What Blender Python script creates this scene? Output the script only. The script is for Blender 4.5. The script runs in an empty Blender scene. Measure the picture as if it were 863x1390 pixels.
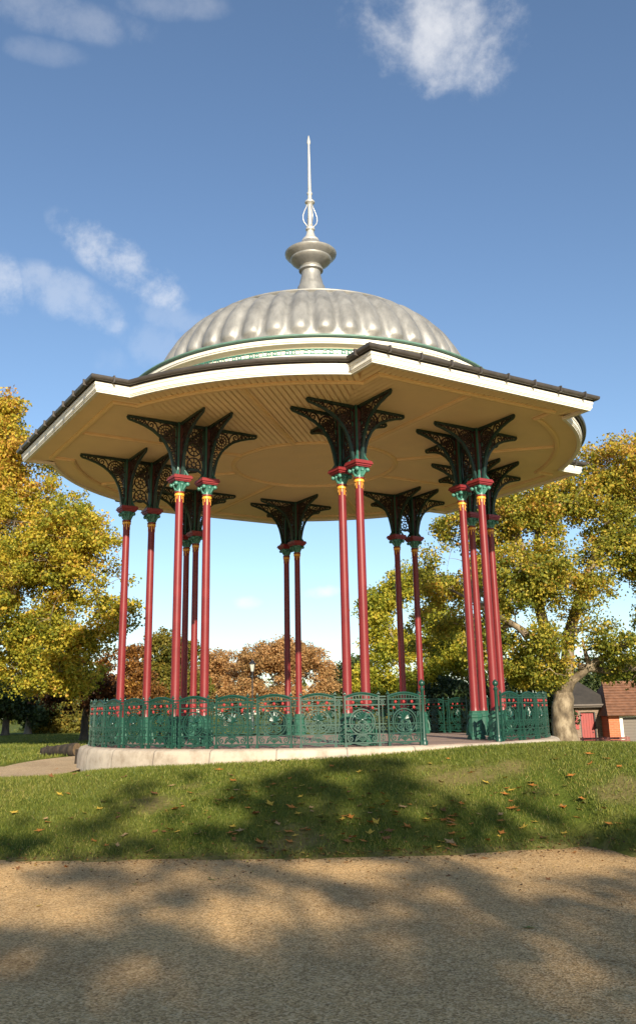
import bpy, bmesh, math, random
import numpy as np
from mathutils import Vector, noise as mnoise

R = math.radians
rnd = random.Random(7)
scene = bpy.context.scene
COL = scene.collection

# ------------------------------------------------------------------ helpers
def empty(name, loc=(0, 0, 0), rz=0.0, parent=None):
    o = bpy.data.objects.new(name, None)
    COL.objects.link(o)
    o.location = loc
    o.rotation_euler = (0, 0, rz)
    o.empty_display_size = 0.2
    if parent: o.parent = parent
    return o

def tag(o, label=None, cat=None, group=None, kind=None):
    if label: o['label'] = label
    if cat: o['category'] = cat
    if group: o['group'] = group
    if kind: o['kind'] = kind
    return o

def link(name, me, parent=None):
    o = bpy.data.objects.new(name, me)
    COL.objects.link(o)
    if parent: o.parent = parent
    return o

class MB:
    """collects shapes and links them as ONE mesh object"""
    def __init__(self):
        self.v, self.f, self.m, self.uv = [], [], [], {}
    def add(self, vs, fs, mi=0):
        b = len(self.v)
        self.v += [tuple(p) for p in vs]
        self.f += [tuple(i + b for i in f) for f in fs]
        self.m += [mi] * len(fs)
    def box(self, c, s, rz=0.0, mi=0, taper=1.0):
        cx, cy, cz = c; a, b, h = s[0] / 2, s[1] / 2, s[2] / 2
        co, si = math.cos(rz), math.sin(rz); vs = []
        for z, k in ((-h, 1.0), (h, taper)):
            for x, y in ((-a, -b), (a, -b), (a, b), (-a, b)):
                x, y = x * k, y * k
                vs.append((cx + x * co - y * si, cy + x * si + y * co, cz + z))
        self.add(vs, [(3, 2, 1, 0), (4, 5, 6, 7), (0, 1, 5, 4), (1, 2, 6, 5), (2, 3, 7, 6), (3, 0, 4, 7)], mi)
    def tube(self, pts, r, n=6, closed=False, mi=0, flat=None):
        pts = [Vector(p) for p in pts]; N = len(pts)
        rs = r if isinstance(r, (list, tuple)) else [r] * N
        vs, fs = [], []; prev = None
        for i, p in enumerate(pts):
            if closed: t = pts[(i + 1) % N] - pts[i - 1]
            else: t = pts[min(i + 1, N - 1)] - pts[max(i - 1, 0)]
            if t.length < 1e-9: t = Vector((0, 0, 1))
            t.normalize()
            if flat is not None: u = Vector(flat)
            elif prev is None:
                u = Vector((0, 0, 1)) if abs(t.z) < 0.9 else Vector((1, 0, 0))
            else: u = prev
            u = u - t * u.dot(t)
            if u.length < 1e-6: u = t.orthogonal()
            u.normalize(); prev = u; w = t.cross(u)
            for k in range(n):
                a = 2 * math.pi * (k + .5) / n
                vs.append(p + (u * math.cos(a) + w * math.sin(a)) * rs[i])
        M = N if closed else N - 1
        for i in range(M):
            j = (i + 1) % N
            for k in range(n):
                k2 = (k + 1) % n
                fs.append((i * n + k, i * n + k2, j * n + k2, j * n + k))
        if not closed:
            fs.append(tuple(range(n - 1, -1, -1))); fs.append(tuple((N - 1) * n + k for k in range(n)))
        self.add(vs, fs, mi)
    def lathe(self, prof, n=24, c=(0, 0, 0), mi=0, phase=0.0, caps=True):
        vs, fs = [], []
        for r, z in prof:
            for k in range(n):
                a = 2 * math.pi * k / n + phase
                vs.append((c[0] + r * math.cos(a), c[1] + r * math.sin(a), c[2] + z))
        for i in range(len(prof) - 1):
            for k in range(n):
                k2 = (k + 1) % n
                fs.append((i * n + k, i * n + k2, (i + 1) * n + k2, (i + 1) * n + k))
        if caps:
            if prof[0][0] > 1e-4: fs.append(tuple(range(n - 1, -1, -1)))
            if prof[-1][0] > 1e-4: fs.append(tuple((len(prof) - 1) * n + k for k in range(n)))
        self.add(vs, fs, mi)
    def ball(self, c, r, n=8, mi=0, sz=1.0):
        prof = [(max(r * math.sin(math.pi * i / n), 1e-5), -r * sz * math.cos(math.pi * i / n)) for i in range(n + 1)]
        self.lathe(prof, n, c, mi, caps=False)
    def prism(self, poly, z0, z1, mi=0):
        n = len(poly)
        self.add([(x, y, z0) for x, y in poly] + [(x, y, z1) for x, y in poly],
                 [tuple(range(n - 1, -1, -1)), tuple(range(n, 2 * n))] +
                 [(i, (i + 1) % n, n + (i + 1) % n, n + i) for i in range(n)], mi)
    def mesh(self, name, mats, smooth=False, auto=None):
        me = bpy.data.meshes.new(name)
        me.from_pydata(self.v, [], self.f)
        mats = mats if isinstance(mats, (list, tuple)) else [mats]
        for m in mats: me.materials.append(m)
        if len(mats) > 1: me.polygons.foreach_set('material_index', self.m)
        if smooth or auto:
            me.polygons.foreach_set('use_smooth', [True] * len(self.f))
        me.update()
        if auto: me.set_sharp_from_angle(angle=R(auto))
        return me
    def build(self, name, mats, parent=None, smooth=False, auto=None):
        return link(name, self.mesh(name, mats, smooth, auto), parent)

def mesh_np(name, verts, faces, mat, smooth=False, face_attr=None, vert_attr=None):
    me = bpy.data.meshes.new(name)
    nv, (nf, k) = len(verts), faces.shape
    me.vertices.add(nv); me.vertices.foreach_set('co', np.asarray(verts, np.float32).ravel())
    me.loops.add(nf * k); me.loops.foreach_set('vertex_index', faces.astype(np.int32).ravel())
    me.polygons.add(nf)
    me.polygons.foreach_set('loop_start', np.arange(0, nf * k, k, dtype=np.int32))
    me.polygons.foreach_set('loop_total', np.full(nf, k, np.int32))
    if smooth: me.polygons.foreach_set('use_smooth', np.ones(nf, bool))
    for nm, arr in (face_attr or {}).items():
        a = me.attributes.new(nm, 'FLOAT', 'FACE'); a.data.foreach_set('value', np.asarray(arr, np.float32))
    for nm, arr in (vert_attr or {}).items():
        a = me.attributes.new(nm, 'FLOAT', 'POINT'); a.data.foreach_set('value', np.asarray(arr, np.float32))
    me.materials.append(mat)
    me.update(calc_edges=True); me.validate()
    return me

# ------------------------------------------------------------------ materials
def new_mat(name):
    m = bpy.data.materials.new(name); m.use_nodes = True
    nt = m.node_tree
    return m, nt, nt.nodes['Principled BSDF']

def N(nt, t, **kw):
    n = nt.nodes.new(t)
    for k, v in kw.items(): setattr(n, k, v)
    return n

def ramp(nt, stops, fac=None, interp='LINEAR'):
    r = N(nt, 'ShaderNodeValToRGB'); e = r.color_ramp.elements
    r.color_ramp.interpolation = interp
    while len(e) < len(stops): e.new(0.5)
    for el, (p, c) in zip(e, stops):
        el.position = p; el.color = (*c, 1) if len(c) == 3 else c
    if fac is not None: nt.links.new(fac, r.inputs[0])
    return r

def noise_tex(nt, scale, detail=4, rough=.55, coord='Object', stretch=None):
    tc = N(nt, 'ShaderNodeTexCoord'); n = N(nt, 'ShaderNodeTexNoise')
    n.inputs['Scale'].default_value = scale; n.inputs['Detail'].default_value = detail
    n.inputs['Roughness'].default_value = rough
    if stretch:
        mp = N(nt, 'ShaderNodeMapping'); mp.inputs['Scale'].default_value = stretch
        nt.links.new(tc.outputs[coord], mp.inputs[0]); nt.links.new(mp.outputs[0], n.inputs['Vector'])
    else: nt.links.new(tc.outputs[coord], n.inputs['Vector'])
    return n

def bump(nt, bsdf, height, strength=.3, dist=.01, after=None):
    b = N(nt, 'ShaderNodeBump'); b.inputs['Strength'].default_value = strength; b.inputs['Distance'].default_value = dist
    nt.links.new(height, b.inputs['Height'])
    if after: nt.links.new(after.outputs[0], b.inputs['Normal'])
    nt.links.new(b.outputs[0], bsdf.inputs['Normal'])
    return b

def paint(name, c, rough=.4, var=.12, scale=6, metallic=0.0, spec=.5, bumps=.08, stretch=None, coat=0.0):
    """painted or plain surface with a little unevenness of tone and gloss"""
    m, nt, b = new_mat(name)
    n = noise_tex(nt, scale, 6, .6, stretch=stretch)
    lo = tuple(max(0, x * (1 - var)) for x in c); hi = tuple(min(1, x * (1 + var)) for x in c)
    r = ramp(nt, [(.3, lo), (.7, hi)], n.outputs[0])
    nt.links.new(r.outputs[0], b.inputs['Base Color'])
    mr = N(nt, 'ShaderNodeMapRange'); mr.inputs[3].default_value = rough * .8; mr.inputs[4].default_value = min(1, rough * 1.25)
    nt.links.new(n.outputs[0], mr.inputs[0]); nt.links.new(mr.outputs[0], b.inputs['Roughness'])
    b.inputs['Metallic'].default_value = metallic
    b.inputs['Specular IOR Level'].default_value = spec
    b.inputs['Coat Weight'].default_value = coat
    if bumps:
        n2 = noise_tex(nt, scale * 9, 3)
        bump(nt, b, n2.outputs[0], bumps, .004)
    return m

M = {}
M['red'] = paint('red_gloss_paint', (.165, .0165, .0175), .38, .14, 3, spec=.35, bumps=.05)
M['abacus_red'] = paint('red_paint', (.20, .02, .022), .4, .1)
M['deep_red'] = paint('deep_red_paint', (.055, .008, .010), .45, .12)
M['green'] = paint('green_paint', (.016, .085, .055), .52, .16, 5)
M['rail_green'] = paint('railing_green_paint', (.008, .046, .031), .36, .18, 7)
M['teal'] = paint('teal_paint', (.055, .20, .155), .42, .12, 5)
M['dark_green'] = paint('dark_green_paint', (.008, .030, .026), .42, .15)
M['gold'] = paint('gold_paint', (.72, .36, .035), .4, .1, 8)
M['rosette'] = paint('rosette_red_paint', (.30, .026, .024), .4, .08)
M['filigree'] = paint('filigree_paint', (.024, .009, .008), .5, .2, 9)
M['soffit'] = paint('soffit_cream_paint', (.90, .70, .41), .55, .04, 2.5, bumps=.03)
M['moulding'] = paint('moulding_darker_cream', (.76, .55, .29), .5, .05, 2.5, bumps=.03)  # a tone darker than the soffit boards
M['edging'] = paint('post_edge_shaded_teal', (.025, .10, .08), .42, .12, 5)  # teal darkened to paint in the shade under the eaves
M['white'] = paint('white_gloss_paint', (.74, .71, .62), .42, .035, 3, bumps=.03)
M['cream'] = paint('drum_cream_paint', (.70, .60, .42), .5, .05, 3, bumps=.03)
M['gutter'] = paint('gutter_iron_paint', (.05, .043, .038), .42, .2, 6)
M['rim_green'] = paint('rim_green_paint', (.10, .19, .15), .45, .15)
M['silver'] = paint('finial_silver_paint', (.50, .49, .46), .38, .08, 6, metallic=.35)
M['roof'] = paint('roof_lead', (.16, .16, .155), .5, .2, 2)
M['black_iron'] = paint('black_iron', (.016, .016, .018), .4, .2)
M['glass'] = paint('lantern_glass', (.42, .42, .36), .15, .05)

def dome_metal():
    m, nt, b = new_mat('dome_weathered_lead')
    n = noise_tex(nt, 1.6, 8, .65)
    st = noise_tex(nt, 5, 6, .7, stretch=(1, 1, .25))
    mx = N(nt, 'ShaderNodeMath', operation='ADD'); nt.links.new(n.outputs[0], mx.inputs[0]); nt.links.new(st.outputs[0], mx.inputs[1])
    ms = N(nt, 'ShaderNodeMath', operation='MULTIPLY'); ms.inputs[1].default_value = .5; nt.links.new(mx.outputs[0], ms.inputs[0])
    r = ramp(nt, [(.34, (.175, .172, .163)), (.5, (.265, .26, .245)), (.68, (.37, .362, .34))], ms.outputs[0])
    nt.links.new(r.outputs[0], b.inputs['Base Color'])
    b.inputs['Metallic'].default_value = .4
    rr = N(nt, 'ShaderNodeMapRange'); rr.inputs[3].default_value = .38; rr.inputs[4].default_value = .58
    nt.links.new(st.outputs[0], rr.inputs[0]); nt.links.new(rr.outputs[0], b.inputs['Roughness'])
    bump(nt, b, st.outputs[0], .12, .02)
    return m
M['dome'] = dome_metal()

def stone_mat():
    m, nt, b = new_mat('plinth_stone')
    uv = N(nt, 'ShaderNodeUVMap'); uv.uv_map = 'UVMap'
    br = N(nt, 'ShaderNodeTexBrick')
    br.inputs['Scale'].default_value = 1; br.inputs['Brick Width'].default_value = 1.15; br.inputs['Row Height'].default_value = 1.3
    br.inputs['Mortar Size'].default_value = .014; br.inputs['Mortar Smooth'].default_value = .2; br.offset = 0
    br.inputs['Color1'].default_value = (.50, .43, .35, 1); br.inputs['Color2'].default_value = (.43, .355, .275, 1); br.inputs['Mortar'].default_value = (.25, .21, .17, 1)
    nt.links.new(uv.outputs[0], br.inputs['Vector'])
    n = noise_tex(nt, 3.5, 8, .7); r = ramp(nt, [(.3, (.62, .58, .54)), (.55, (1, 1, 1)), (.75, (1.12, 1.08, 1.0))], n.outputs[0])
    mx = N(nt, 'ShaderNodeMix', data_type='RGBA', blend_type='MULTIPLY'); mx.inputs[0].default_value = 1
    nt.links.new(br.outputs[0], mx.inputs[6]); nt.links.new(r.outputs[0], mx.inputs[7]); nt.links.new(mx.outputs[2], b.inputs['Base Color'])
    b.inputs['Roughness'].default_value = .85
    n2 = noise_tex(nt, 30, 5); bump(nt, b, n2.outputs[0], .25, .01)
    return m
M['stone'] = stone_mat()

def floor_mat():
    m, nt, b = new_mat('floor_pavers')
    tc = N(nt, 'ShaderNodeTexCoord'); br = N(nt, 'ShaderNodeTexBrick')
    br.inputs['Scale'].default_value = 1; br.inputs['Brick Width'].default_value = .24; br.inputs['Row Height'].default_value = .12
    br.inputs['Mortar Size'].default_value = .004
    br.inputs['Color1'].default_value = (.33, .23, .18, 1); br.inputs['Color2'].default_value = (.27, .19, .155, 1); br.inputs['Mortar'].default_value = (.12, .09, .08, 1)
    nt.links.new(tc.outputs['Object'], br.inputs['Vector'])
    n = noise_tex(nt, 1.5, 6); r = ramp(nt, [(.3, (.75, .75, .75)), (.7, (1.15, 1.12, 1.1))], n.outputs[0])
    mx = N(nt, 'ShaderNodeMix', data_type='RGBA', blend_type='MULTIPLY'); mx.inputs[0].default_value = 1
    nt.links.new(br.outputs[0], mx.inputs[6]); nt.links.new(r.outputs[0], mx.inputs[7]); nt.links.new(mx.outputs[2], b.inputs['Base Color'])
    b.inputs['Roughness'].default_value = .8
    return m
M['floor'] = floor_mat()

def gravel_mat(name, cols, scale=1.0):
    m, nt, b = new_mat(name)
    tc = N(nt, 'ShaderNodeTexCoord')
    v = N(nt, 'ShaderNodeTexVoronoi'); v.inputs['Scale'].default_value = 75 * scale
    nt.links.new(tc.outputs['Object'], v.inputs['Vector'])
    sep = N(nt, 'ShaderNodeSeparateColor'); nt.links.new(v.outputs['Color'], sep.inputs[0])
    r = ramp(nt, cols, sep.outputs[0])
    n = noise_tex(nt, .55, 8, .62); n3 = noise_tex(nt, 9, 4, .6)
    ad = N(nt, 'ShaderNodeMath', operation='MULTIPLY_ADD'); ad.inputs[1].default_value = .45
    nt.links.new(n3.outputs[0], ad.inputs[0]); nt.links.new(n.outputs[0], ad.inputs[2])
    r2 = ramp(nt, [(.5, (.70, .67, .63)), (.7, (.95, .95, .95)), (.9, (1.14, 1.12, 1.08))], ad.outputs[0])
    mx = N(nt, 'ShaderNodeMix', data_type='RGBA', blend_type='MULTIPLY'); mx.inputs[0].default_value = 1
    nt.links.new(r.outputs[0], mx.inputs[6]); nt.links.new(r2.outputs[0], mx.inputs[7]); nt.links.new(mx.outputs[2], b.inputs['Base Color'])
    b.inputs['Roughness'].default_value = .9; b.inputs['Specular IOR Level'].default_value = .25
    bump(nt, b, v.outputs['Distance'], .6, .012)
    return m
M['gravel'] = gravel_mat('bound_gravel', [(0, (.26, .148, .055)), (.3, (.47, .285, .115)), (.7, (.64, .405, .18)), (1, (.77, .54, .29))])
M['sand'] = gravel_mat('sandy_gravel', [(0, (.32, .22, .13)), (.5, (.46, .33, .2)), (1, (.58, .45, .30))])

def lawn_mat():
    m, nt, b = new_mat('lawn_turf')
    n = noise_tex(nt, .7, 8, .65); n2 = noise_tex(nt, 14, 6, .7); n3 = noise_tex(nt, 2.2, 5, .6)
    r = ramp(nt, [(.33, (.065, .095, .014)), (.5, (.105, .128, .022)), (.66, (.15, .15, .036))], n.outputs[0])
    soil = N(nt, 'ShaderNodeAttribute'); soil.attribute_name = 'soil'
    mx = N(nt, 'ShaderNodeMix', data_type='RGBA'); mx.inputs[7].default_value = (.24, .165, .088, 1)
    sc = N(nt, 'ShaderNodeMath', operation='MULTIPLY'); sc.inputs[1].default_value = .8
    nt.links.new(soil.outputs['Fac'], sc.inputs[0]); nt.links.new(sc.outputs[0], mx.inputs[0]); nt.links.new(r.outputs[0], mx.inputs[6])
    r2 = ramp(nt, [(.3, (.7, .72, .6)), (.7, (1.15, 1.15, 1.1))], n2.outputs[0])
    mm = N(nt, 'ShaderNodeMix', data_type='RGBA', blend_type='MULTIPLY'); mm.inputs[0].default_value = 1
    nt.links.new(mx.outputs[2], mm.inputs[6]); nt.links.new(r2.outputs[0], mm.inputs[7]); nt.links.new(mm.outputs[2], b.inputs['Base Color'])
    b.inputs['Roughness'].default_value = 1; b.inputs['Specular IOR Level'].default_value = .1
    bump(nt, b, n2.outputs[0], .8, .05)
    return m
M['lawn'] = lawn_mat()

def leaf_mat(name, stops, trans=.5):
    stops = [(p, tuple(min(.8, x * (1.15 if name != 'grass_blades' else 1.1)) for x in c)) for p, c in stops]
    m, nt, b = new_mat(name)
    at = N(nt, 'ShaderNodeAttribute'); at.attribute_name = 'tint'
    r = ramp(nt, stops, at.outputs['Fac'])
    nt.links.new(r.outputs[0], b.inputs['Base Color'])
    b.inputs['Roughness'].default_value = .55; b.inputs['Specular IOR Level'].default_value = .3
    tr = N(nt, 'ShaderNodeBsdfTranslucent'); nt.links.new(r.outputs[0], tr.inputs[0])
    mix = N(nt, 'ShaderNodeMixShader'); mix.inputs[0].default_value = trans
    nt.links.new(b.outputs[0], mix.inputs[1]); nt.links.new(tr.outputs[0], mix.inputs[2])
    nt.links.new(mix.outputs[0], nt.nodes['Material Output'].inputs[0])
    return m
M['leaf_plane'] = leaf_mat('plane_tree_leaves', [(0, (.11, .135, .018)), (.3, (.24, .25, .03)), (.55, (.43, .37, .04)), (.8, (.60, .44, .06)), (1, (.50, .27, .06))])
M['leaf_plane2'] = leaf_mat('plane_tree_leaves_greener', [(0, (.08, .11, .018)), (.32, (.18, .20, .028)), (.58, (.34, .31, .04)), (.82, (.56, .41, .06)), (1, (.46, .25, .055))])
M['leaf_yellow'] = leaf_mat('yellow_green_leaves', [(0, (.10, .135, .018)), (.35, (.24, .27, .03)), (.65, (.46, .41, .045)), (1, (.60, .44, .05))])
M['leaf_orange'] = leaf_mat('orange_leaves', [(0, (.24, .165, .07)), (.4, (.42, .25, .10)), (.7, (.52, .29, .12)), (1, (.54, .37, .16))])
M['leaf_rust'] = leaf_mat('rust_leaves', [(0, (.09, .055, .018)), (.45, (.25, .115, .03)), (.75, (.36, .16, .036)), (1, (.42, .24, .045))])
M['leaf_olive'] = leaf_mat('olive_leaves', [(0, (.06, .08, .016)), (.5, (.17, .16, .028)), (1, (.34, .23, .04))])
M['leaf_dark'] = leaf_mat('evergreen_leaves', [(0, (.018, .032, .012)), (.5, (.04, .062, .018)), (1, (.095, .105, .03))], .2)
M['leaf_copper'] = leaf_mat('copper_leaves', [(0, (.03, .014, .008)), (.5, (.085, .034, .013)), (1, (.19, .075, .02))], .25)
M['grass'] = leaf_mat('grass_blades', [(0, (.06, .088, .012)), (.42, (.128, .15, .021)), (.75, (.225, .215, .045)), (1, (.34, .265, .10))], .3)

def bark_mat(name, a, b_, c, scale=3):
    m, nt, b = new_mat(name)
    n = noise_tex(nt, scale, 6, .6, stretch=(1, 1, .5))
    r = ramp(nt, [(.38, a), (.5, b_), (.62, c)], n.outputs[0])
    nt.links.new(r.outputs[0], b.inputs['Base Color']); b.inputs['Roughness'].default_value = .9
    n2 = noise_tex(nt, scale * 5, 5, .6); bump(nt, b, n2.outputs[0], .5, .03)
    return m
M['bark_plane'] = bark_mat('plane_bark', (.075, .055, .035), (.16, .12, .075), (.29, .23, .155), 4.5)
M['bark_dark'] = bark_mat('dark_bark', (.035, .027, .02), (.065, .05, .036), (.10, .08, .058))
M['bark_grey'] = bark_mat('grey_bark', (.10, .085, .065), (.16, .135, .10), (.22, .19, .15))

def brick_mat(name, c1, c2, mortar):
    m, nt, b = new_mat(name)
    tc = N(nt, 'ShaderNodeTexCoord'); mp = N(nt, 'ShaderNodeMapping'); mp.inputs['Rotation'].default_value = (R(90), 0, 0)
    br = N(nt, 'ShaderNodeTexBrick'); br.inputs['Scale'].default_value = 1
    br.inputs['Brick Width'].default_value = .23; br.inputs['Row Height'].default_value = .075; br.inputs['Mortar Size'].default_value = .008
    br.inputs['Color1'].default_value = (*c1, 1); br.inputs['Color2'].default_value = (*c2, 1); br.inputs['Mortar'].default_value = (*mortar, 1)
    nt.links.new(tc.outputs['Object'], mp.inputs[0]); nt.links.new(mp.outputs[0], br.inputs['Vector']); nt.links.new(br.outputs[0], b.inputs['Base Color'])
    b.inputs['Roughness'].default_value = .85
    return m
M['brick_brown'] = brick_mat('brown_brick', (.16, .10, .065), (.22, .15, .10), (.25, .21, .17))
M['brick_orange'] = brick_mat('orange_brick', (.42, .095, .038), (.50, .13, .05), (.42, .19, .11))
M['tile'] = paint('roof_tiles', (.19, .09, .05), .8, .35, 4, bumps=.3)
M['slate'] = paint('shade_darkened_slate', (.036, .030, .024), .8, .3, 3, bumps=.3)  # slate colour darkened to stand for the shade on the lodge roof
M['door_red'] = paint('door_red_paint', (.27, .028, .022), .5, .15, 3)
M['shutter'] = paint('shutter_grey_brown', (.13, .105, .085), .6, .1)
M['bench'] = paint('bench_stained_wood', (.17, .045, .03), .55, .2, 8)
M['log'] = bark_mat('log_bark', (.014, .010, .007), (.03, .021, .014), (.06, .042, .026), 8)
M['cut_wood'] = paint('cut_wood', (.13, .088, .048), .8, .3, 12)

# ------------------------------------------------------------------ camera (fitted to the columns)
F_PX, CAM_D, CAM_Z, YAW, PIT, ROL = 1209.686, 20.084, 0.556, R(.2138), R(14.7309), R(-1.0877)
cam_pos = Vector((0, -CAM_D, CAM_Z))
fw = Vector((math.sin(YAW) * math.cos(PIT), math.cos(YAW) * math.cos(PIT), math.sin(PIT)))
rt = Vector((math.cos(YAW), -math.sin(YAW), 0)); up = rt.cross(fw)
rt2 = rt * math.cos(ROL) + up * math.sin(ROL); up2 = -rt * math.sin(ROL) + up * math.cos(ROL)
cd = bpy.data.cameras.new('camera'); cam = bpy.data.objects.new('camera', cd); COL.objects.link(cam)
cd.sensor_fit = 'HORIZONTAL'; cd.sensor_width = 36; cd.lens = 36 * F_PX / 863
cd.shift_y = -45 / 863; cd.clip_start = .1; cd.clip_end = 6000
from mathutils import Matrix
mw = Matrix((rt2, up2, -fw)).transposed().to_4x4(); mw.translation = cam_pos
cam.matrix_world = mw
scene.camera = cam

def ray(px, py):
    d = fw + rt2 * ((px - 431.5) / F_PX) - up2 * ((py - 650) / F_PX)
    return d
def at_y(px, py, Y):
    """the point of a sight line at world depth Y"""
    d = ray(px, py); return cam_pos + d * ((Y + CAM_D) / d.y)

# ------------------------------------------------------------------ terrain
def sstep(a, b, x):
    t = min(1, max(0, (x - a) / (b - a))); return t * t * (3 - 2 * t)
def interp(x, pts):
    if x <= pts[0][0]: return pts[0][1]
    for (a, u), (b, v) in zip(pts, pts[1:]):
        if x <= b: return u + (v - u) * (x - a) / (b - a)
    return pts[-1][1]
def edge_y(x):
    e = interp(x, [(-40, -7.0), (-12, -8.0), (-4, -8.6), (0, -8.88), (1.4, -8.78), (2.8, -8.45), (3.35, -8.3), (3.62, -9.3), (5.2, -10.4), (9, -11.2), (40, -12)])
    return e + .10 * mnoise.noise((x * .9, 3.1, 0)) + .05 * mnoise.noise((x * 3.7, 1.1, 0))
PATH_Z = -1.10
def top_z(x):
    return interp(x, [(-40, -.5), (-6, -.46), (-4.8, -.44), (-3.8, -.36), (-3, -.29), (-1.6, -.225), (0, -.165), (1.5, -.10), (2.5, -.05), (4.2, -.02), (6, -.06), (9, -.25), (40, -.5)])
def back_z(x, y):
    z = -.36
    z -= 1.08 * sstep(2, 10, x) * sstep(2, 16, y)
    return z
def lawn_z(x, y):
    e = edge_y(x); yt = -5.1 if x > -3 else -5.1 + .35 * min(-x - 3, 3)
    t = (y - e) / (yt - e)
    if t < 0: return PATH_Z - .06
    tz = top_z(x)
    if t < 1:
        s = .5 * t + .5 * sstep(0, 1, t) + .12 * math.sin(math.pi * t) * (1 - t)
        z = PATH_Z + .012 + (tz - PATH_Z) * s
        return z + .02 * mnoise.noise((x * 1.3, y * 1.3, .5)) * math.sin(math.pi * t)
    return tz + (back_z(x, y) - tz) * sstep(yt, 3.5, y)
def in_sand(x, y):
    r = math.hypot(x, y)
    if -3.55 - .02 * (x + 5) < y < -.35 + .04 * (x + 5) and x < -4.2: return True
    return r < 6.7 and (y > -.5)
BARE = []
def bare(x, y):
    d = mnoise.noise((x * .9, y * .9, 2.0)) * .6 + mnoise.noise((x * 3.1, y * 3.1, 5.0)) * .5
    v = sstep(.30, .55, d) * .6
    for cx, cy_, rx, ry in BARE:
        q = math.hypot((x - cx) / rx, (y - cy_) / ry) + .6 * mnoise.noise((x * 3, y * 3, 1.0)) + .5 * mnoise.noise((x * 9, y * 9, 4.0))
        v = max(v, .72 * (1 - sstep(.3, 1.1, q)))
    t = y - edge_y(x)
    if 0 <= t < .25: v = max(v, (1 - t / .25) * .8)
    return v
for px_, py_, rx_, ry_ in ((612, 1060, .45, .5), (655, 1052, .5, .4), (845, 1072, .6, .5), (400, 1140, .5, .5), (210, 1092, .4, .4), (385, 1150, .3, .3), (700, 1040, .4, .3)):
    d_ = ray(px_, py_)
    for i_ in range(500):
        q_ = cam_pos + d_ * (4 + i_ * .04)
        if q_.z <= lawn_z(q_.x, q_.y) and q_.y > -10: BARE.append((q_.x, q_.y, rx_, ry_)); break
xs = np.concatenate([-np.geomspace(1500, 15, 26), np.arange(-14, 14.01, .16), np.geomspace(15, 1500, 26)])
ys = np.concatenate([np.array([-60, -30, -18]), np.arange(-12.4, 8.01, .16), np.geomspace(8.6, 2500, 40)])
V = np.array([(x, y, lawn_z(x, y) - (.05 if in_sand(x, y) else 0)) for y in ys for x in xs])
nx, ny = len(xs), len(ys)
I = (np.arange(ny - 1)[:, None] * nx + np.arange(nx - 1)[None, :]).ravel()
tag(link('lawn', mesh_np('lawn', V, np.stack([I, I + 1, I + nx + 1, I + nx], 1), M['lawn'], smooth=True, vert_attr={'soil': [bare(x, y) if abs(x) < 15 and -12.5 < y < 8 else 0 for x, y, z in V]})), kind='structure')
# bound gravel path in front, level sheet that the bank rises out of
b = MB(); b.add([(-60, -60, PATH_Z), (60, -60, PATH_Z), (60, -5.5, PATH_Z), (-60, -5.5, PATH_Z)], [(0, 1, 2, 3)])
tag(b.build('gravel_path', M['gravel']), kind='structure')
# sandy path coming from the left and running round behind the plinth
def sand_sheet():
    vs, fs = [], []
    def strip(rows):
        b0 = len(vs); n = len(rows[0])
        for r_ in rows:
            for x, y in r_: vs.append((x, y, lawn_z(x, y) + .004))
        for i in range(len(rows) - 1):
            for j in range(n - 1):
                fs.append((b0 + i * n + j, b0 + i * n + j + 1, b0 + (i + 1) * n + j + 1, b0 + (i + 1) * n + j))
    rows = []
    for k in range(60):
        x = -30 + 25.4 * k / 59
        y0, y1 = -3.48 - .02 * (x + 5) + .08 * mnoise.noise((x * 1.5, 0, 0)), -.45 + .04 * (x + 5) + .08 * mnoise.noise((x * 1.5, 9, 0))
        rows.append([(x, y0 + (y1 - y0) * j / 12) for j in range(13)])
    strip(rows)
    rows = []
    for k in range(81):
        a = R(186 - 2.4 * k)
        rows.append([((4.8 + 1.82 * j / 8) * math.cos(a), (4.8 + 1.82 * j / 8) * math.sin(a)) for j in range(9)])
    strip(rows)
    me = bpy.data.meshes.new('sand_path'); me.from_pydata(vs, [], fs); me.materials.append(M['sand']); me.update()
    return tag(link('sand_path', me), kind='structure')
sand_sheet()

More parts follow.
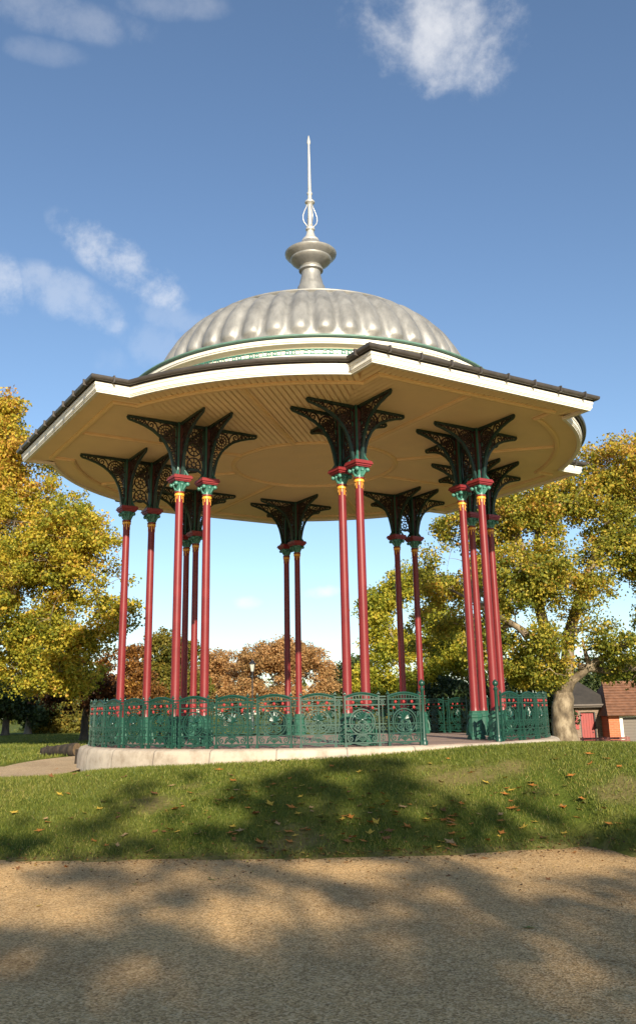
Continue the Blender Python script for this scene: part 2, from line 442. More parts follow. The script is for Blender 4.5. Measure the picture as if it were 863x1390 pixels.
# grass blades on the bank and the lawn edges
def grass():
    g = np.random.default_rng(3); n = 330000
    x = g.uniform(-9.5, 9.5, n); y = g.uniform(-10.8, -.5, n)
    keep = []
    for i in range(n):
        xx, yy = x[i], y[i]
        if yy < edge_y(xx) + .02 or math.hypot(xx, yy) < 5.06 or in_sand(xx, yy): continue
        if yy > -3.2 and -6 < xx < 3: continue
        if g.random() < bare(xx, yy) * 1.05: continue
        keep.append(i)
    x, y = x[keep], y[keep]; near = len(x)
    fx = g.uniform(-24, -4.6, 90000); fy = -1.0 + 34 * g.random(90000) ** 1.3
    ok = np.array([not in_sand(p_, q_) and math.hypot(p_, q_) > 6.8 for p_, q_ in zip(fx, fy)])
    x, y = np.concatenate([x, fx[ok]]), np.concatenate([y, fy[ok]]); n = len(x)
    z = np.array([lawn_z(a, b_) for a, b_ in zip(x, y)]) - .004
    h = g.uniform(.022, .062, n); w = g.uniform(.004, .008, n); h[near:] *= 1.5; w[near:] *= 2.6; a = g.uniform(0, 2 * np.pi, n)
    lean = g.uniform(.1, 1.0, n) * h; la = g.uniform(0, 2 * np.pi, n)
    P = np.stack([x, y, z], 1); s = np.stack([np.cos(a) * w, np.sin(a) * w, 0 * w], 1)
    T = P + np.stack([np.cos(la) * lean, np.sin(la) * lean, h], 1)
    v = np.stack([P - s, P + s, T], 1).reshape(-1, 3)
    f = np.arange(n * 3).reshape(-1, 3)
    big = np.array([mnoise.noise((a_ * .5, b_ * .5, 7.0)) for a_, b_ in zip(x, y)])
    tint = np.clip(.42 + .3 * big + g.normal(0, .2, n), 0, 1)
    tag(link('grass', mesh_np('grass', v, f, M['grass'], face_attr={'tint': tint})), kind='stuff', label='short green grass on the bank', cat='grass')
grass()

# ------------------------------------------------------------------ bandstand
A0 = R(-58.52)                       # outward normal of the straight side that faces front right
def loc(e1, e2, k=0, half=0):        # plan point in the frame of straight side k (half: of the curved side after it)
    a = A0 + k * math.pi / 2 + half * math.pi / 4
    return (math.cos(a) * e1 - math.sin(a) * e2, math.sin(a) * e1 + math.cos(a) * e2)
bandstand = empty('bandstand')
tag(bandstand, 'Victorian bandstand with silver ribbed dome, cream eaves and paired red iron columns', 'bandstand')

# plinth with rounded nosing
def plinth():
    prof = [(5.06, -1.0), (5.06, -.2), (5.04, -.10), (5.03, -.05), (5.0, -.02), (4.95, -.004), (4.80, 0.0)]
    n = 160; vs, fs, uvs = [], [], []
    for k in range(n + 1):
        a = 2 * math.pi * k / n
        for r, z in prof: vs.append((r * math.cos(a), r * math.sin(a), z))
    m = len(prof)
    for k in range(n):
        for i in range(m - 1): fs.append((k * m + i, (k + 1) * m + i, (k + 1) * m + i + 1, k * m + i + 1))
    me = bpy.data.meshes.new('plinth'); me.from_pydata(vs, [], fs); me.materials.append(M['stone'])
    uv = me.uv_layers.new(name='UVMap')
    for p in me.polygons:
        for li in p.loop_indices:
            vi = me.loops[li].vertex_index; k, i = divmod(vi, m)
            uv.data[li].uv = (5.03 * 2 * math.pi * k / n, -1.0 + 1.0 * i / (m - 1) if i else -1)
    me.polygons.foreach_set('use_smooth', [True] * len(fs)); me.update()
    link('plinth', me, bandstand)
plinth()
b = MB(); b.lathe([(4.86, -.3), (4.86, .004), (.001, .008)], 96, caps=False); b.build('floor', M['floor'], bandstand)

# eaves outline: straight sides standing forward of the curved ones by a short return
SD, SW, AR = 6.03, 2.555, 5.985
def outline(off=0.0, seg=14):
    pts = []
    ar, sd, sw = AR + off, SD + off, SW + off
    for k in range(4):
        e1 = math.sqrt(ar * ar - sw * sw)
        pts += [loc(e1, -sw, k), loc(sd, -sw, k), loc(sd, sw, k), loc(e1, sw, k)]
        b0 = math.atan2(sw, e1); b1 = math.pi / 2 - b0
        for i in range(1, seg):
            t = b0 + (b1 - b0) * i / seg
            pts.append(loc(ar * math.cos(t), ar * math.sin(t), k))
    return pts
def sweep(mb, prof, mi=0):
    rings = [outline(o) for o, z in prof]; n = len(rings[0]); vs = []; fs = []
    for (o, z), rg in zip(prof, rings): vs += [(x, y, z) for x, y in rg]
    for i in range(len(prof) - 1):
        for k in range(n):
            k2 = (k + 1) % n; fs.append((i * n + k, i * n + k2, (i + 1) * n + k2, (i + 1) * n + k))
    mb.add(vs, fs, mi)
CZ = 6.15
# soffit: V-jointed boards laid square to each side, modelled with their open joints
def soffit():
    s = MB(); bw, gap = .118, .019
    s.add([(x, y, CZ + .04) for x, y in outline(-.02)], [tuple(range(len(outline())))])
    RC = 1.85
    def board(pts, z=CZ): s.add([(x, y, z) for x, y in pts], [tuple(range(len(pts)))])
    ta = math.tan(R(23.4)); tb = math.tan(R(21.6))
    for k in range(4):
        for half, tn, outer in ((0, ta, lambda e: SD - .012), (1, tb, lambda e: math.sqrt((AR - .012) ** 2 - e * e))):
            lim = SW - .01 if not half else AR * math.sin(R(21.5))
            i0 = int(lim / bw) + 1
            for i in range(-i0, i0):
                a, c = i * bw, i * bw + bw - gap
                a, c = max(a, -lim), min(c, lim)
                if c - a < .01: continue
                def inner(e):
                    m = abs(e) / tn + .006; q = RC * RC - e * e
                    return max(m, math.sqrt(q) if q > 0 else 0)
                ia, ic = inner(a), inner(c); oa, oc = outer(a), outer(c)
                if oa - ia < .02 or oc - ic < .02: continue
                board([loc(ia, a, k, half), loc(ic, c, k, half), loc(oc, c, k, half), loc(oa, a, k, half)])
    i0 = int(RC / bw) + 1
    for i in range(-i0, i0):
        a, c = max(i * bw, -RC + .002), min(i * bw + bw - gap, RC - .002)
        if c - a < .01: continue
        ha, hc = math.sqrt(RC * RC - a * a), math.sqrt(RC * RC - c * c)
        board([loc(-ha, a), loc(-hc, c), loc(hc, c), loc(ha, a)])
    s.build('soffit', M['soffit'], bandstand)
soffit()
def mould(name, pts, closed=False, w=.055, d=.05):
    mb = MB(); P = [Vector((x, y)) for x, y in pts]; n = len(P); vs, fs = [], []
    prof = [(-w, .03), (-w, -d * .5), (-w * .45, -d), (w * .45, -d), (w, -d * .5), (w, .03)]
    for i, p in enumerate(P):
        if closed: t0, t1 = (p - P[i - 1]).normalized(), (P[(i + 1) % n] - p).normalized()
        else:
            t1 = (P[min(i + 1, n - 1)] - P[min(i, n - 2)]).normalized(); t0 = (P[max(i, 1)] - P[max(i, 1) - 1]).normalized()
        t = (t0 + t1); t = t.normalized() if t.length > 1e-6 else t1
        nrm = Vector((t.y, -t.x)); k = 1 / max(.5, nrm.dot(Vector((t1.y, -t1.x))))
        for o, z in prof: q = p + nrm * o * k; vs.append((q.x, q.y, CZ + z))
    m = len(prof)
    for i in range(n if closed else n - 1):
        j = (i + 1) % n
        for a in range(m - 1): fs.append((i * m + a, i * m + a + 1, j * m + a + 1, j * m + a))
    if not closed: fs += [tuple(range(m)), tuple(range(n * m - 1, n * m - m - 1, -1))]
    mb.add(vs, fs); mb.build(name, M['moulding'], bandstand)
mould('centre_ring', [(1.88 * math.cos(2 * math.pi * i / 72), 1.88 * math.sin(2 * math.pi * i / 72)) for i in range(72)], True)
mould('perimeter_moulding', outline(-.5), True)
for k in range(4):
    mould('soffit_rib', [loc(1.94, 0, k), loc(SD - .56, 0, k)])
    mould('soffit_rib', [loc(1.94, 0, k, 1), loc(AR - .56, 0, k, 1)])

# fascia, gutter, lower roof
f = MB(); sweep(f, [(-.075, 6.16), (-.07, 6.10), (0, 6.095), (.004, 6.118), (.016, 6.121), (.018, 6.139), (.030, 6.142), (.032, 6.215), (.044, 6.219), (.048, 6.236), (.046, 6.275), (-.05, 6.285)])
f.build('fascia', M['white'], bandstand)
g = MB(); prof = [(.046, 6.290)] + [(.094 + .052 * math.cos(R(a)), 6.345 + .056 * math.sin(R(a))) for a in range(215, 361, 24)] + [(.148, 6.362), (.143, 6.37), (.132, 6.352), (.06, 6.335), (.0, 6.36)]
sweep(g, prof)
def brackets_on(mb):
    pts = outline(.06, 14); n = len(pts)
    for i in range(n):
        p, q = Vector(pts[i]), Vector(pts[(i + 1) % n]); L = (q - p).length
        m = max(1, int(L / .62)) if L > .3 else 0
        for j in range(m):
            c = p.lerp(q, (j + .5) / m); a = math.atan2((q - p).y, (q - p).x); nr = Vector(((q - p).y, -(q - p).x)).normalized()
            c = c + nr * .05
            mb.box((c.x, c.y, 6.333), (.03, .125, .112), a)
brackets_on(g)
gut = g.build('gutter', M['gutter'], bandstand, auto=40)
r_ = MB(); pts = outline(.04); n = len(pts); vs = [(x, y, 6.38) for x, y in pts]; vs2 = []
for x, y in pts:
    a = math.atan2(y, x); vs2.append((4.11 * math.cos(a), 4.11 * math.sin(a), 6.75))
r_.add(vs + vs2, [(k, (k + 1) % n, n + (k + 1) % n, n + k) for k in range(n)]); r_.build('lower_roof', M['roof'], bandstand)

# drum with pierced frieze, dome eave
d = MB(); d.lathe([(4.12, 6.55), (4.12, 7.16), (4.17, 7.165), (4.17, 7.215), (4.13, 7.22), (4.13, 7.335)], 144, caps=False); d.build('drum', M['white'], bandstand, auto=30)
d = MB(); d.lathe([(4.13, 7.335), (4.155, 7.345), (4.175, 7.385), (4.21, 7.405), (4.27, 7.405)], 144, caps=False); d.build('dome_soffit', M['cream'], bandstand, smooth=True)
d = MB(); d.lathe([(4.27, 7.405), (4.275, 7.43), (4.295, 7.435), (4.30, 7.50), (4.28, 7.515)], 144, caps=False); d.build('dome_fascia', M['white'], bandstand, auto=30)
d = MB(); d.lathe([(4.28, 7.515), (4.35, 7.52), (4.37, 7.545), (4.34, 7.57), (4.26, 7.585)], 144, caps=False); d.build('dome_rim', M['rim_green'], bandstand, smooth=True)
fz = MB()
for zz in (7.235, 7.332):
    fz.tube([(4.15 * math.cos(2 * math.pi * i / 144), 4.15 * math.sin(2 * math.pi * i / 144), zz) for i in range(144)], .011, 5, True)
NF = 216
for i in range(NF):
    a = 2 * math.pi * i / NF; c = Vector((4.15 * math.cos(a), 4.15 * math.sin(a), 7.283)); t = Vector((-math.sin(a), math.cos(a), 0))
    if i % 3 == 1:
        fz.tube([c + Vector((0, 0, -.05)), c + Vector((0, 0, .05))], .011, 4)
    else:
        fz.tube([c + t * .036 * math.cos(2 * math.pi * k / 10) + Vector((0, 0, .040 * math.sin(2 * math.pi * k / 10))) for k in range(10)], .0105, 4, True)
fz.build('pierced_frieze', M['teal'], bandstand)

# fluted dome
def dome():
    NFL, sub = 44, 12; nt_ = NFL * sub
    prof = [(4.26, 7.585), (4.0, 7.68), (3.78, 7.76), (3.62, 7.84), (3.585, 7.9)]
    for i in range(0, 61):
        q = R(2 + i * 82 / 60); prof.append((3.6 * math.cos(q), 7.8 + 2.2 * math.sin(q)))
    prof = [p for i, p in enumerate(prof)]
    vs, fs = [], []; m = len(prof)
    for j in range(nt_):
        a = 2 * math.pi * j / nt_; u = (j % sub) / sub * 2 - 1
        for i, (r, z) in enumerate(prof):
            h = 0.0; nr, nz = 0.0, 0.0
            if 5 <= i:
                q = R(2 + (i - 5) * 82 / 60)
                nr, nz = math.cos(q) / 3.6, math.sin(q) / 2.2; l = math.hypot(nr, nz); nr /= l; nz /= l
                qd = math.degrees(q)
                if 3.2 < qd < 42.5:
                    wid = .72; s = u / wid
                    lon = min(1, (qd - 3.2) / 3.8); lon = math.sqrt(max(0, 1 - (1 - lon) ** 2))
                    end = 1 if qd < 39 else max(0, 1 - ((qd - 39) / 3.5)) ** .5
                    k = lon * lon - s * s if lon < 1 else 1 - s * s
                    amp = .088 * (r / 3.5) ** .6 * (1 + .30 * math.exp(-((qd - 8) / 4.5) ** 2))
                    if k > 0: h = amp * math.sqrt(k) * end
            rr = r + nr * h; vs.append((rr * math.cos(a), rr * math.sin(a), z + nz * h))
    for j in range(nt_):
        j2 = (j + 1) % nt_
        for i in range(m - 1): fs.append((j * m + i, j2 * m + i, j2 * m + i + 1, j * m + i + 1))
    me = bpy.data.meshes.new('dome'); me.from_pydata(vs, [], fs); me.materials.append(M['dome'])
    me.polygons.foreach_set('use_smooth', [True] * len(fs)); me.update(); me.set_sharp_from_angle(angle=R(50))
    link('dome', me, bandstand)
dome()
c = MB(); c.lathe([(3.6 * math.cos(R(44)) + .005, 7.8 + 2.2 * math.sin(R(44)) - .01), (3.6 * math.cos(R(44)) + .045, 7.8 + 2.2 * math.sin(R(44)) + .02), (3.6 * math.cos(R(44)) + .05, 7.8 + 2.2 * math.sin(R(44)) + .05)] + [(3.64 * math.cos(R(q)), 7.8 + 2.25 * math.sin(R(q))) for q in range(46, 83, 3)] + [(.42, 10.07), (.36, 10.14)], 96, caps=False); c.build('dome_cap', M['dome'], bandstand, smooth=True)
c = MB(); c.lathe([(.36, 10.10), (.34, 10.72), (.30, 10.78), (.285, 10.86), (.25, 11.0), (.235, 11.1), (.24, 11.14), (.30, 11.17), (.30, 11.22), (.25, 11.25), (.27, 11.29), (.37, 11.34), (.46, 11.40), (.50, 11.44), (.515, 11.47), (.515, 11.49), (.55, 11.52), (.61, 11.57), (.64, 11.61), (.645, 11.645), (.62, 11.67), (.52, 11.70), (.40, 11.76), (.30, 11.86), (.23, 11.97)], 40)
c.build('urn', M['dome'], bandstand, auto=35)
c = MB(); c.lathe([(.22, 11.96), (.225, 12.0), (.20, 12.05), (.13, 12.12), (.10, 12.22), (.085, 12.28), (.115, 12.31), (.115, 12.36), (.075, 12.40), (.058, 12.5), (.058, 13.0), (.075, 13.04), (.125, 13.08), (.125, 13.12), (.08, 13.15), (.055, 13.2), (.05, 13.3), (.072, 13.33), (.072, 13.36), (.046, 13.4), (.026, 14.78), (.048, 14.82), (.046, 14.88), (.012, 15.04), (.002, 15.06)], 16)
sp = c.build('spire', M['silver'], bandstand, auto=40)
c = MB()
for k in range(4):
    a = k * math.pi / 2 + .35; pts = []
    for t, w in ((0, .06), (.08, .10), (.2, .165), (.33, .19), (.48, .185), (.65, .15), (.82, .10), (1, .055)):
        pts.append((w * math.cos(a), w * math.sin(a), 12.38 + .68 * t))
    c.tube(pts, .012, 6)
c.build('scroll_cage', M['silver'], sp, smooth=True)

# ------- columns
def spiral(cx, cz, r, turns=1.6, a0=0, cw=1, n=22, k=.15):
    return [(cx + r * (1 - (1 - k) * i / n) * math.cos(a0 + cw * 2 * math.pi * turns * i / n), cz + r * (1 - (1 - k) * i / n) * math.sin(a0 + cw * 2 * math.pi * turns * i / n)) for i in range(n + 1)]
def circ(cx, cz, r, n=16): return [(cx + r * math.cos(2 * math.pi * i / n), cz + r * math.sin(2 * math.pi * i / n)) for i in range(n)]
CURVE = [(.105, .02), (.135, .16), (.165, .30), (.215, .46), (.30, .62), (.42, .755), (.57, .86), (.74, .935), (.92, .985), (1.06, 1.015)]
def curve_s(z):
    for (s0, z0), (s1, z1) in zip(CURVE, CURVE[1:]):
        if z0 <= z <= z1: return s0 + (s1 - s0) * (z - z0) / (z1 - z0)
    return CURVE[-1][0]
def bracket_meshes():
    """pierced spandrel in the x-z plane, x outward from the post axis, z up from the abacus"""
    fr, fi = MB(), MB()
    P = lambda q: [(x, 0, z) for x, z in q]
    fr.tube(P([(.07, 1.065), (.6, 1.07), (1.10, 1.07)]), [.042, .036, .03], 4, flat=(0, 1, 0))
    fr.tube(P([(1.10, 1.07), (1.08, 1.03), (1.04, 1.005)]), .026, 4, flat=(0, 1, 0))
    fr.tube(P(CURVE), [.042, .038, .036, .034, .034, .034, .032, .03, .028, .026], 4, flat=(0, 1, 0))
    fi.tube(P(circ(.31, .85, .165, 20)), .02, 4, True, flat=(0, 1, 0))
    fi.tube(P(circ(.31, .85, .10, 16)), .014, 4, True, flat=(0, 1, 0))
    fi.tube(P(circ(.31, .85, .035, 8)), .024, 4, True, flat=(0, 1, 0))
    for k in range(16):
        a = math.pi * k / 8
        fi.tube(P([(.31 + .11 * math.cos(a), .85 + .11 * math.sin(a)), (.31 + .155 * math.cos(a), .85 + .155 * math.sin(a))]), .008, 4, flat=(0, 1, 0))
    for k in range(8):
        a = math.pi * k / 4
        fi.tube(P([(.31 + .03 * math.cos(a), .85 + .03 * math.sin(a)), (.31 + .095 * math.cos(a), .85 + .095 * math.sin(a))]), .011, 4, flat=(0, 1, 0))
    for sp_ in (spiral(.615, .965, .085, 1.5, 2.6, -1), spiral(.79, 1.005, .055, 1.4, 3.3, 1), spiral(.92, 1.03, .032, 1.2, 2.6, -1),
                spiral(.175, .575, .075, 1.5, 1.2, 1), spiral(.14, .40, .052, 1.4, 4.2, -1), spiral(.12, .25, .038, 1.3, 1.2, 1)):
        fi.tube(P(sp_), .015, 4, flat=(0, 1, 0))
    for q in ([(.47, .90), (.52, 1.0), (.60, 1.05)], [(.47, .80), (.56, .89), (.66, .91)], [(.68, .92), (.73, 1.0), (.76, 1.06)], [(.84, .97), (.87, 1.03), (.89, 1.06)], [(.98, 1.01), (1.0, 1.05)],
              [(.18, .70), (.23, .65), (.29, .66)], [(.10, .66), (.17, .68)], [(.10, .50), (.17, .49), (.22, .47)], [(.09, .33), (.13, .33), (.17, .32)], [(.08, .17), (.12, .19)], [(.10, .98), (.16, 1.02), (.22, 1.05)], [(.08, .78), (.13, .80)], [(.42, 1.01), (.44, 1.05)]):
        fi.tube(P(q), .015, 4, flat=(0, 1, 0))
    return fr.mesh('bracket', M['dark_green']), fi.mesh('filigree', M['filigree'])
BR_F, BR_I = bracket_meshes()
def lattice_meshes():
    """pierced panel between the two posts of a pair, local x 0..0.58"""
    fr, fi = MB(), MB(); P = lambda q: [(x, 0, z) for x, z in q]
    fr.tube(P([(.06, 1.065), (.52, 1.065)]), .04, 4, flat=(0, 1, 0))
    fr.tube(P([(.06, .02), (.06, 1.03)]), .026, 4, flat=(0, 1, 0)); fr.tube(P([(.52, .02), (.52, 1.03)]), .026, 4, flat=(0, 1, 0)); fr.tube(P([(.07 + .44 * (.5 - .5 * math.cos(math.pi * i / 12)), .02 + .16 * math.sin(math.pi * i / 12)) for i in range(13)]), .028, 4, flat=(0, 1, 0))
    for z in (.26, .58, .88):
        fi.tube(P(circ(.29, z + .02, .14, 16)), .018, 4, True, flat=(0, 1, 0))
        fi.tube(P(circ(.29, z + .02, .05, 8)), .018, 4, True, flat=(0, 1, 0))
        for k in range(8):
            a = math.pi * k / 4; fi.tube(P([(.29 + .05 * math.cos(a), z + .02 + .05 * math.sin(a)), (.29 + .13 * math.cos(a), z + .02 + .13 * math.sin(a))]), .012, 4, flat=(0, 1, 0))
        for sx in (-1, 1):
            fi.tube(P([(.29 + sx * .19, z - .13), (.29 + sx * .10, z + .14 - .0), (.29 + sx * .19, z + .17)]), .014, 4, flat=(0, 1, 0))
            fi.tube(P(spiral(.29 + sx * .165, z + .15, .045, 1.3, 1.0, sx)), .013, 4, flat=(0, 1, 0))
    return fr.mesh('lattice_panel', M['dark_green']), fi.mesh('filigree', M['filigree'])
LT_F, LT_I = lattice_meshes()

def column_meshes():
    sh = MB(); sh.lathe([(.105, .50), (.092, .56), (.085, .62), (.083, 1.5), (.079, 3.2), (.074, 4.55)], 24)
    shaft = sh.mesh('column', M['red'], auto=40)
    bs = MB()
    bs.lathe([(.185, .006), (.185, .06), (.165, .075), (.165, .12), (.15, .14), (.142, .17), (.138, .40), (.15, .425), (.15, .455), (.128, .475), (.115, .50), (.118, .525), (.106, .54)], 8, phase=math.pi / 8)
    for k in range(4):
        a = k * math.pi / 2 + math.pi / 4; bs.tube([(.17 * math.cos(a), .17 * math.sin(a), .08), (.155 * math.cos(a), .155 * math.sin(a), .25), (.13 * math.cos(a), .13 * math.sin(a), .34)], [.03, .022, .012], 6)
    base = bs.mesh('pedestal', M['green'])
    co = MB(); co.lathe([(.078, 4.655), (.094, 4.66), (.094, 4.70), (.08, 4.715)], 20)
    for k in range(10):
        a = 2 * math.pi * k / 10; co.box((.0765 * math.cos(a), .0765 * math.sin(a), 4.60 + .03 * (k % 2)), (.008, .016, .13 - .06 * (k % 2)), a)
    collar = co.mesh('gilded_collar', M['gold'])
    nk = MB(); nk.lathe([(.0775, 4.552), (.0775, 4.66)], 20, caps=False); nk.lathe([(.079, 4.714), (.098, 4.717), (.098, 4.745), (.08, 4.75)], 20)
    neck = nk.mesh('neck', M['red'], auto=40)
    cp = MB(); cp.lathe([(.085, 4.745), (.078, 4.78), (.085, 4.84), (.11, 4.90), (.135, 4.925), (.135, 4.935)], 20)
    for k in range(4):
        a = k * math.pi / 2 + math.pi / 4; cx, cy = .165 * math.cos(a), .165 * math.sin(a)
        cp.ball((cx, cy, 4.885), .042, 8)
        cp.tube([(.07 * math.cos(a), .07 * math.sin(a), 4.79), (.11 * math.cos(a), .11 * math.sin(a), 4.86), (.16 * math.cos(a), .16 * math.sin(a), 4.915)], [.024, .03, .022], 6)
        a = k * math.pi / 2
        cp.ball((.122 * math.cos(a), .122 * math.sin(a), 4.875), .030, 8)
        cp.tube([(.08 * math.cos(a), .08 * math.sin(a), 4.77), (.10 * math.cos(a), .10 * math.sin(a), 4.83), (.13 * math.cos(a), .13 * math.sin(a), 4.87)], [.022, .028, .016], 6)
    cap = cp.mesh('capital', M['teal'], auto=40)
    ab = MB()
    for z0, z1, w in ((4.932, 4.955, .30), (4.952, 4.985, .34), (4.985, 5.02, .385), (5.02, 5.05, .36)): ab.box((0, 0, (z0 + z1) / 2), (w, w, z1 - z0))
    aba = ab.mesh('abacus', M['abacus_red'])
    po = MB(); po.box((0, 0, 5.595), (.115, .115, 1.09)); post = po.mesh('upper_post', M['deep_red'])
    eg = MB()
    for sx in (-1, 1):
        for sy in (-1, 1):
            eg.box((sx * .062, sy * .062, 5.595), (.034, .034, 1.088))
            eg.tube([(sx * .062, sy * .062, 5.30), (sx * .075, sy * .075, 5.16), (sx * .12, sy * .12, 5.055)], [.016, .022, .03], 5)
    edg = eg.mesh('post_edging', M['edging'])
    return shaft, base, collar, neck, cap, aba, post, edg
CM = column_meshes()
def column(x, y, ang, toward):
    """ang: direction along the pair's axis; toward: +1 when this column carries the lattice to its twin"""
    s = link('column', CM[0], bandstand); s.location = (x, y, 0); s.rotation_euler = (0, 0, ang)
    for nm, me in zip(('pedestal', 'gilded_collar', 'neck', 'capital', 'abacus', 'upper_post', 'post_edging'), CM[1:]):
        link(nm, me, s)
    for da in (0, 90, 180, 270):
        if da == (180 if toward else 0): continue
        o = link('bracket', BR_F, s); o.location = (0, 0, 5.05); o.rotation_euler = (0, 0, R(da))
        p = link('filigree', BR_I, s); p.location = (0, 0, 5.05); p.rotation_euler = (0, 0, R(da))
    if toward:
        o = link('lattice_panel', LT_F, s); o.location = (0, 0, 5.05); o.rotation_euler = (0, 0, math.pi)
        p = link('filigree', LT_I, s); p.location = (0, 0, 5.05); p.rotation_euler = (0, 0, math.pi)
for k in range(4):
    for e2 in (-1.48, 1.48):
        for e1, tw in ((3.98, True), (3.40, False)):
            x, y = loc(e1, e2, k); column(x, y, A0 + k * math.pi / 2, tw)

# ------------------------------------------------------------------ iron railing round the plinth
railing = empty('iron_railing')
tag(railing, 'ornate dark green cast iron railing with red rosettes round the bandstand plinth', 'railing')
def panel_mesh():
    p = MB(); Y = lambda q: [(x, 0, z) for x, z in q]; FL = (0, 1, 0)
    thin = p.tube
    def stout(pts, r, *a, **k): thin(pts, [q * 1.22 for q in r] if isinstance(r, list) else r * 1.22, *a, **k)
    p.tube = stout
    for sx in (-1, 1):
        x = sx * .29
        p.box((x, 0, .42), (.026, .026, .80)); p.box((x, 0, .03), (.05, .05, .06)); p.box((x, 0, .80), (.04, .04, .03))
        p.ball((x, 0, .85), .022, 6); p.tube([(x, 0, .86), (x, 0, .895)], [.012, .003], 5)
        p.tube(Y([(x - .03, .845), (x + .03, .845)]), .01, 4, flat=FL)
    for z, r in ((.062, .013), (.205, .010), (.36, .008), (.668, .011), (.757, .012)): p.tube(Y([(-.29, z), (.29, z)]), r, 4, flat=FL)
    arch = [(-.29 + .58 * i / 12, .800 + .058 * math.sin(math.pi * i / 12)) for i in range(13)]
    p.tube(Y(arch), .018, 6); p.tube(Y([(x, z - .026) for x, z in arch]), .008, 4, flat=FL)
    for i in range(11):
        x = -.245 + .049 * i; p.tube(Y([(x, .757), (x, .785 + .05 * math.cos(x / .29 * 1.5))]), .0075, 4, flat=FL)
    # medallion
    el = lambda rx, rz, n=26, c=.395: [(rx * math.cos(2 * math.pi * i / n), c + rz * math.sin(2 * math.pi * i / n)) for i in range(n)]
    p.tube(Y(el(.215, .205)), .012, 4, True, flat=FL); p.tube(Y(el(.175, .165)), .007, 4, True, flat=FL)
    for i in range(1, 12):
        a = R(-20 + 220 * i / 12); p.ball((.25 * math.cos(a), 0, .395 + .245 * math.sin(a)), .011, 5)
    for a in range(-75, 76, 25):   # palmette
        ca, sa = math.sin(R(a)), math.cos(R(a)); L = .155 - .03 * abs(a) / 75
        p.tube(Y([(ca * .02, .43 + sa * .02), (ca * L * .6, .43 + sa * L * .6), (ca * L, .43 + sa * L)]), [.010, .021, .005], 5)
    p.ball((0, 0, .425), .028, 6)
    for sx in (-1, 1):
        p.tube(Y(spiral(sx * .078, .315, .072, 1.7, math.pi / 2, sx)), .0105, 4, flat=FL)
        p.tube(Y([(0, .42), (sx * .05, .405), (sx * .078, .387)]), .011, 4, flat=FL)
        p.tube(Y([(sx * .29, .60), (sx * .22, .605), (sx * .17, .65)]), .008, 4, flat=FL)
        p.tube(Y(spiral(sx * .245, .29, .035, 1.2, 0, sx)), .008, 4, flat=FL); p.tube(Y(spiral(sx * .25, .52, .032, 1.2, 2, -sx)), .008, 4, flat=FL)
        p.tube(Y(spiral(sx * .20, .13, .055, 1.5, 1.5, -sx)), .009, 4, flat=FL)
        p.tube(Y([(sx * .25, .205), (sx * .26, .13), (sx * .22, .062)]), .008, 4, flat=FL)
        p.tube(Y([(sx * .03, .19), (sx * .10, .16), (sx * .13, .085)]), .010, 4, flat=FL)
    p.tube(Y([(-.12 + .24 * i / 10, .09 + .085 * math.sin(math.pi * i / 10)) for i in range(11)]), .010, 4, flat=FL)
    for a in (-50, -25, 0, 25, 50): p.tube(Y([(0, .08), (.085 * math.sin(R(a)), .08 + .075 * math.cos(R(a)))]), [.006, .012], 4, flat=FL)
    p.tube(Y([(-.2 + .4 * i / 10, .02 - .018 * math.cos(math.pi * (i - 5) / 5) + .03) for i in range(11)]), .012, 4, flat=FL)
    # slim infill to the next panel
    xc = .353
    p.tube(Y([(xc, .03), (xc, .757)]), .007, 4, flat=FL)
    for z, r in ((.062, .010), (.205, .008), (.36, .008), (.668, .009), (.757, .010), (.80, .012)): p.tube(Y([(.29, z), (.416, z)]), r, 4, flat=FL)
    p.tube(Y(circ(xc, .71, .03, 10)), .007, 4, True, flat=FL); p.tube(Y(circ(xc, .285, .034, 10)), .007, 4, True, flat=FL); p.tube(Y(circ(xc, .135, .034, 10)), .007, 4, True, flat=FL)
    return p.mesh('railing_panel', M['rail_green'])
def rosette_mesh():
    p = MB()
    for k in range(5):
        a = 2 * math.pi * k / 5; p.ball((.015 * math.cos(a), 0, .015 * math.sin(a)), .013, 6)
    p.ball((0, -.008, 0), .014, 6); p.ball((0, .008, 0), .014, 6)
    return p.mesh('rosette', M['rosette'], smooth=True)
PAN, ROS = panel_mesh(), rosette_mesh()
RR = 4.82; NP = 39; STEP = 340 / NP
for i in range(NP):
    a = R(-68.75 - STEP * (i + .5) + .35)
    o = link('railing_panel', PAN, railing); o.location = (RR * math.cos(a), RR * math.sin(a), .004); o.rotation_euler = (0, 0, a + math.pi / 2)
    o.scale = (.985, 1, 1)
    for x, z in ((-.15, .712), (0, .712), (.15, .712), (-.185, .618), (.185, .618)):
        q = link('rosette', ROS, o); q.location = (x, 0, z)
np_ = MB(); np_.lathe([(.06, 0), (.06, .05), (.045, .07), (.038, .12), (.034, .5), (.030, .88), (.042, .90), (.042, .925), (.026, .94), (.024, .955), (.046, .985), (.052, 1.01), (.044, 1.045), (.018, 1.065), (.002, 1.085)], 14)
NEW = np_.mesh('newel_post', M['rail_green'], auto=40)
for a in (-68.6, -48.75):
    o = link('newel_post', NEW, railing); o.location = (RR * math.cos(R(a)), RR * math.sin(R(a)), .004)

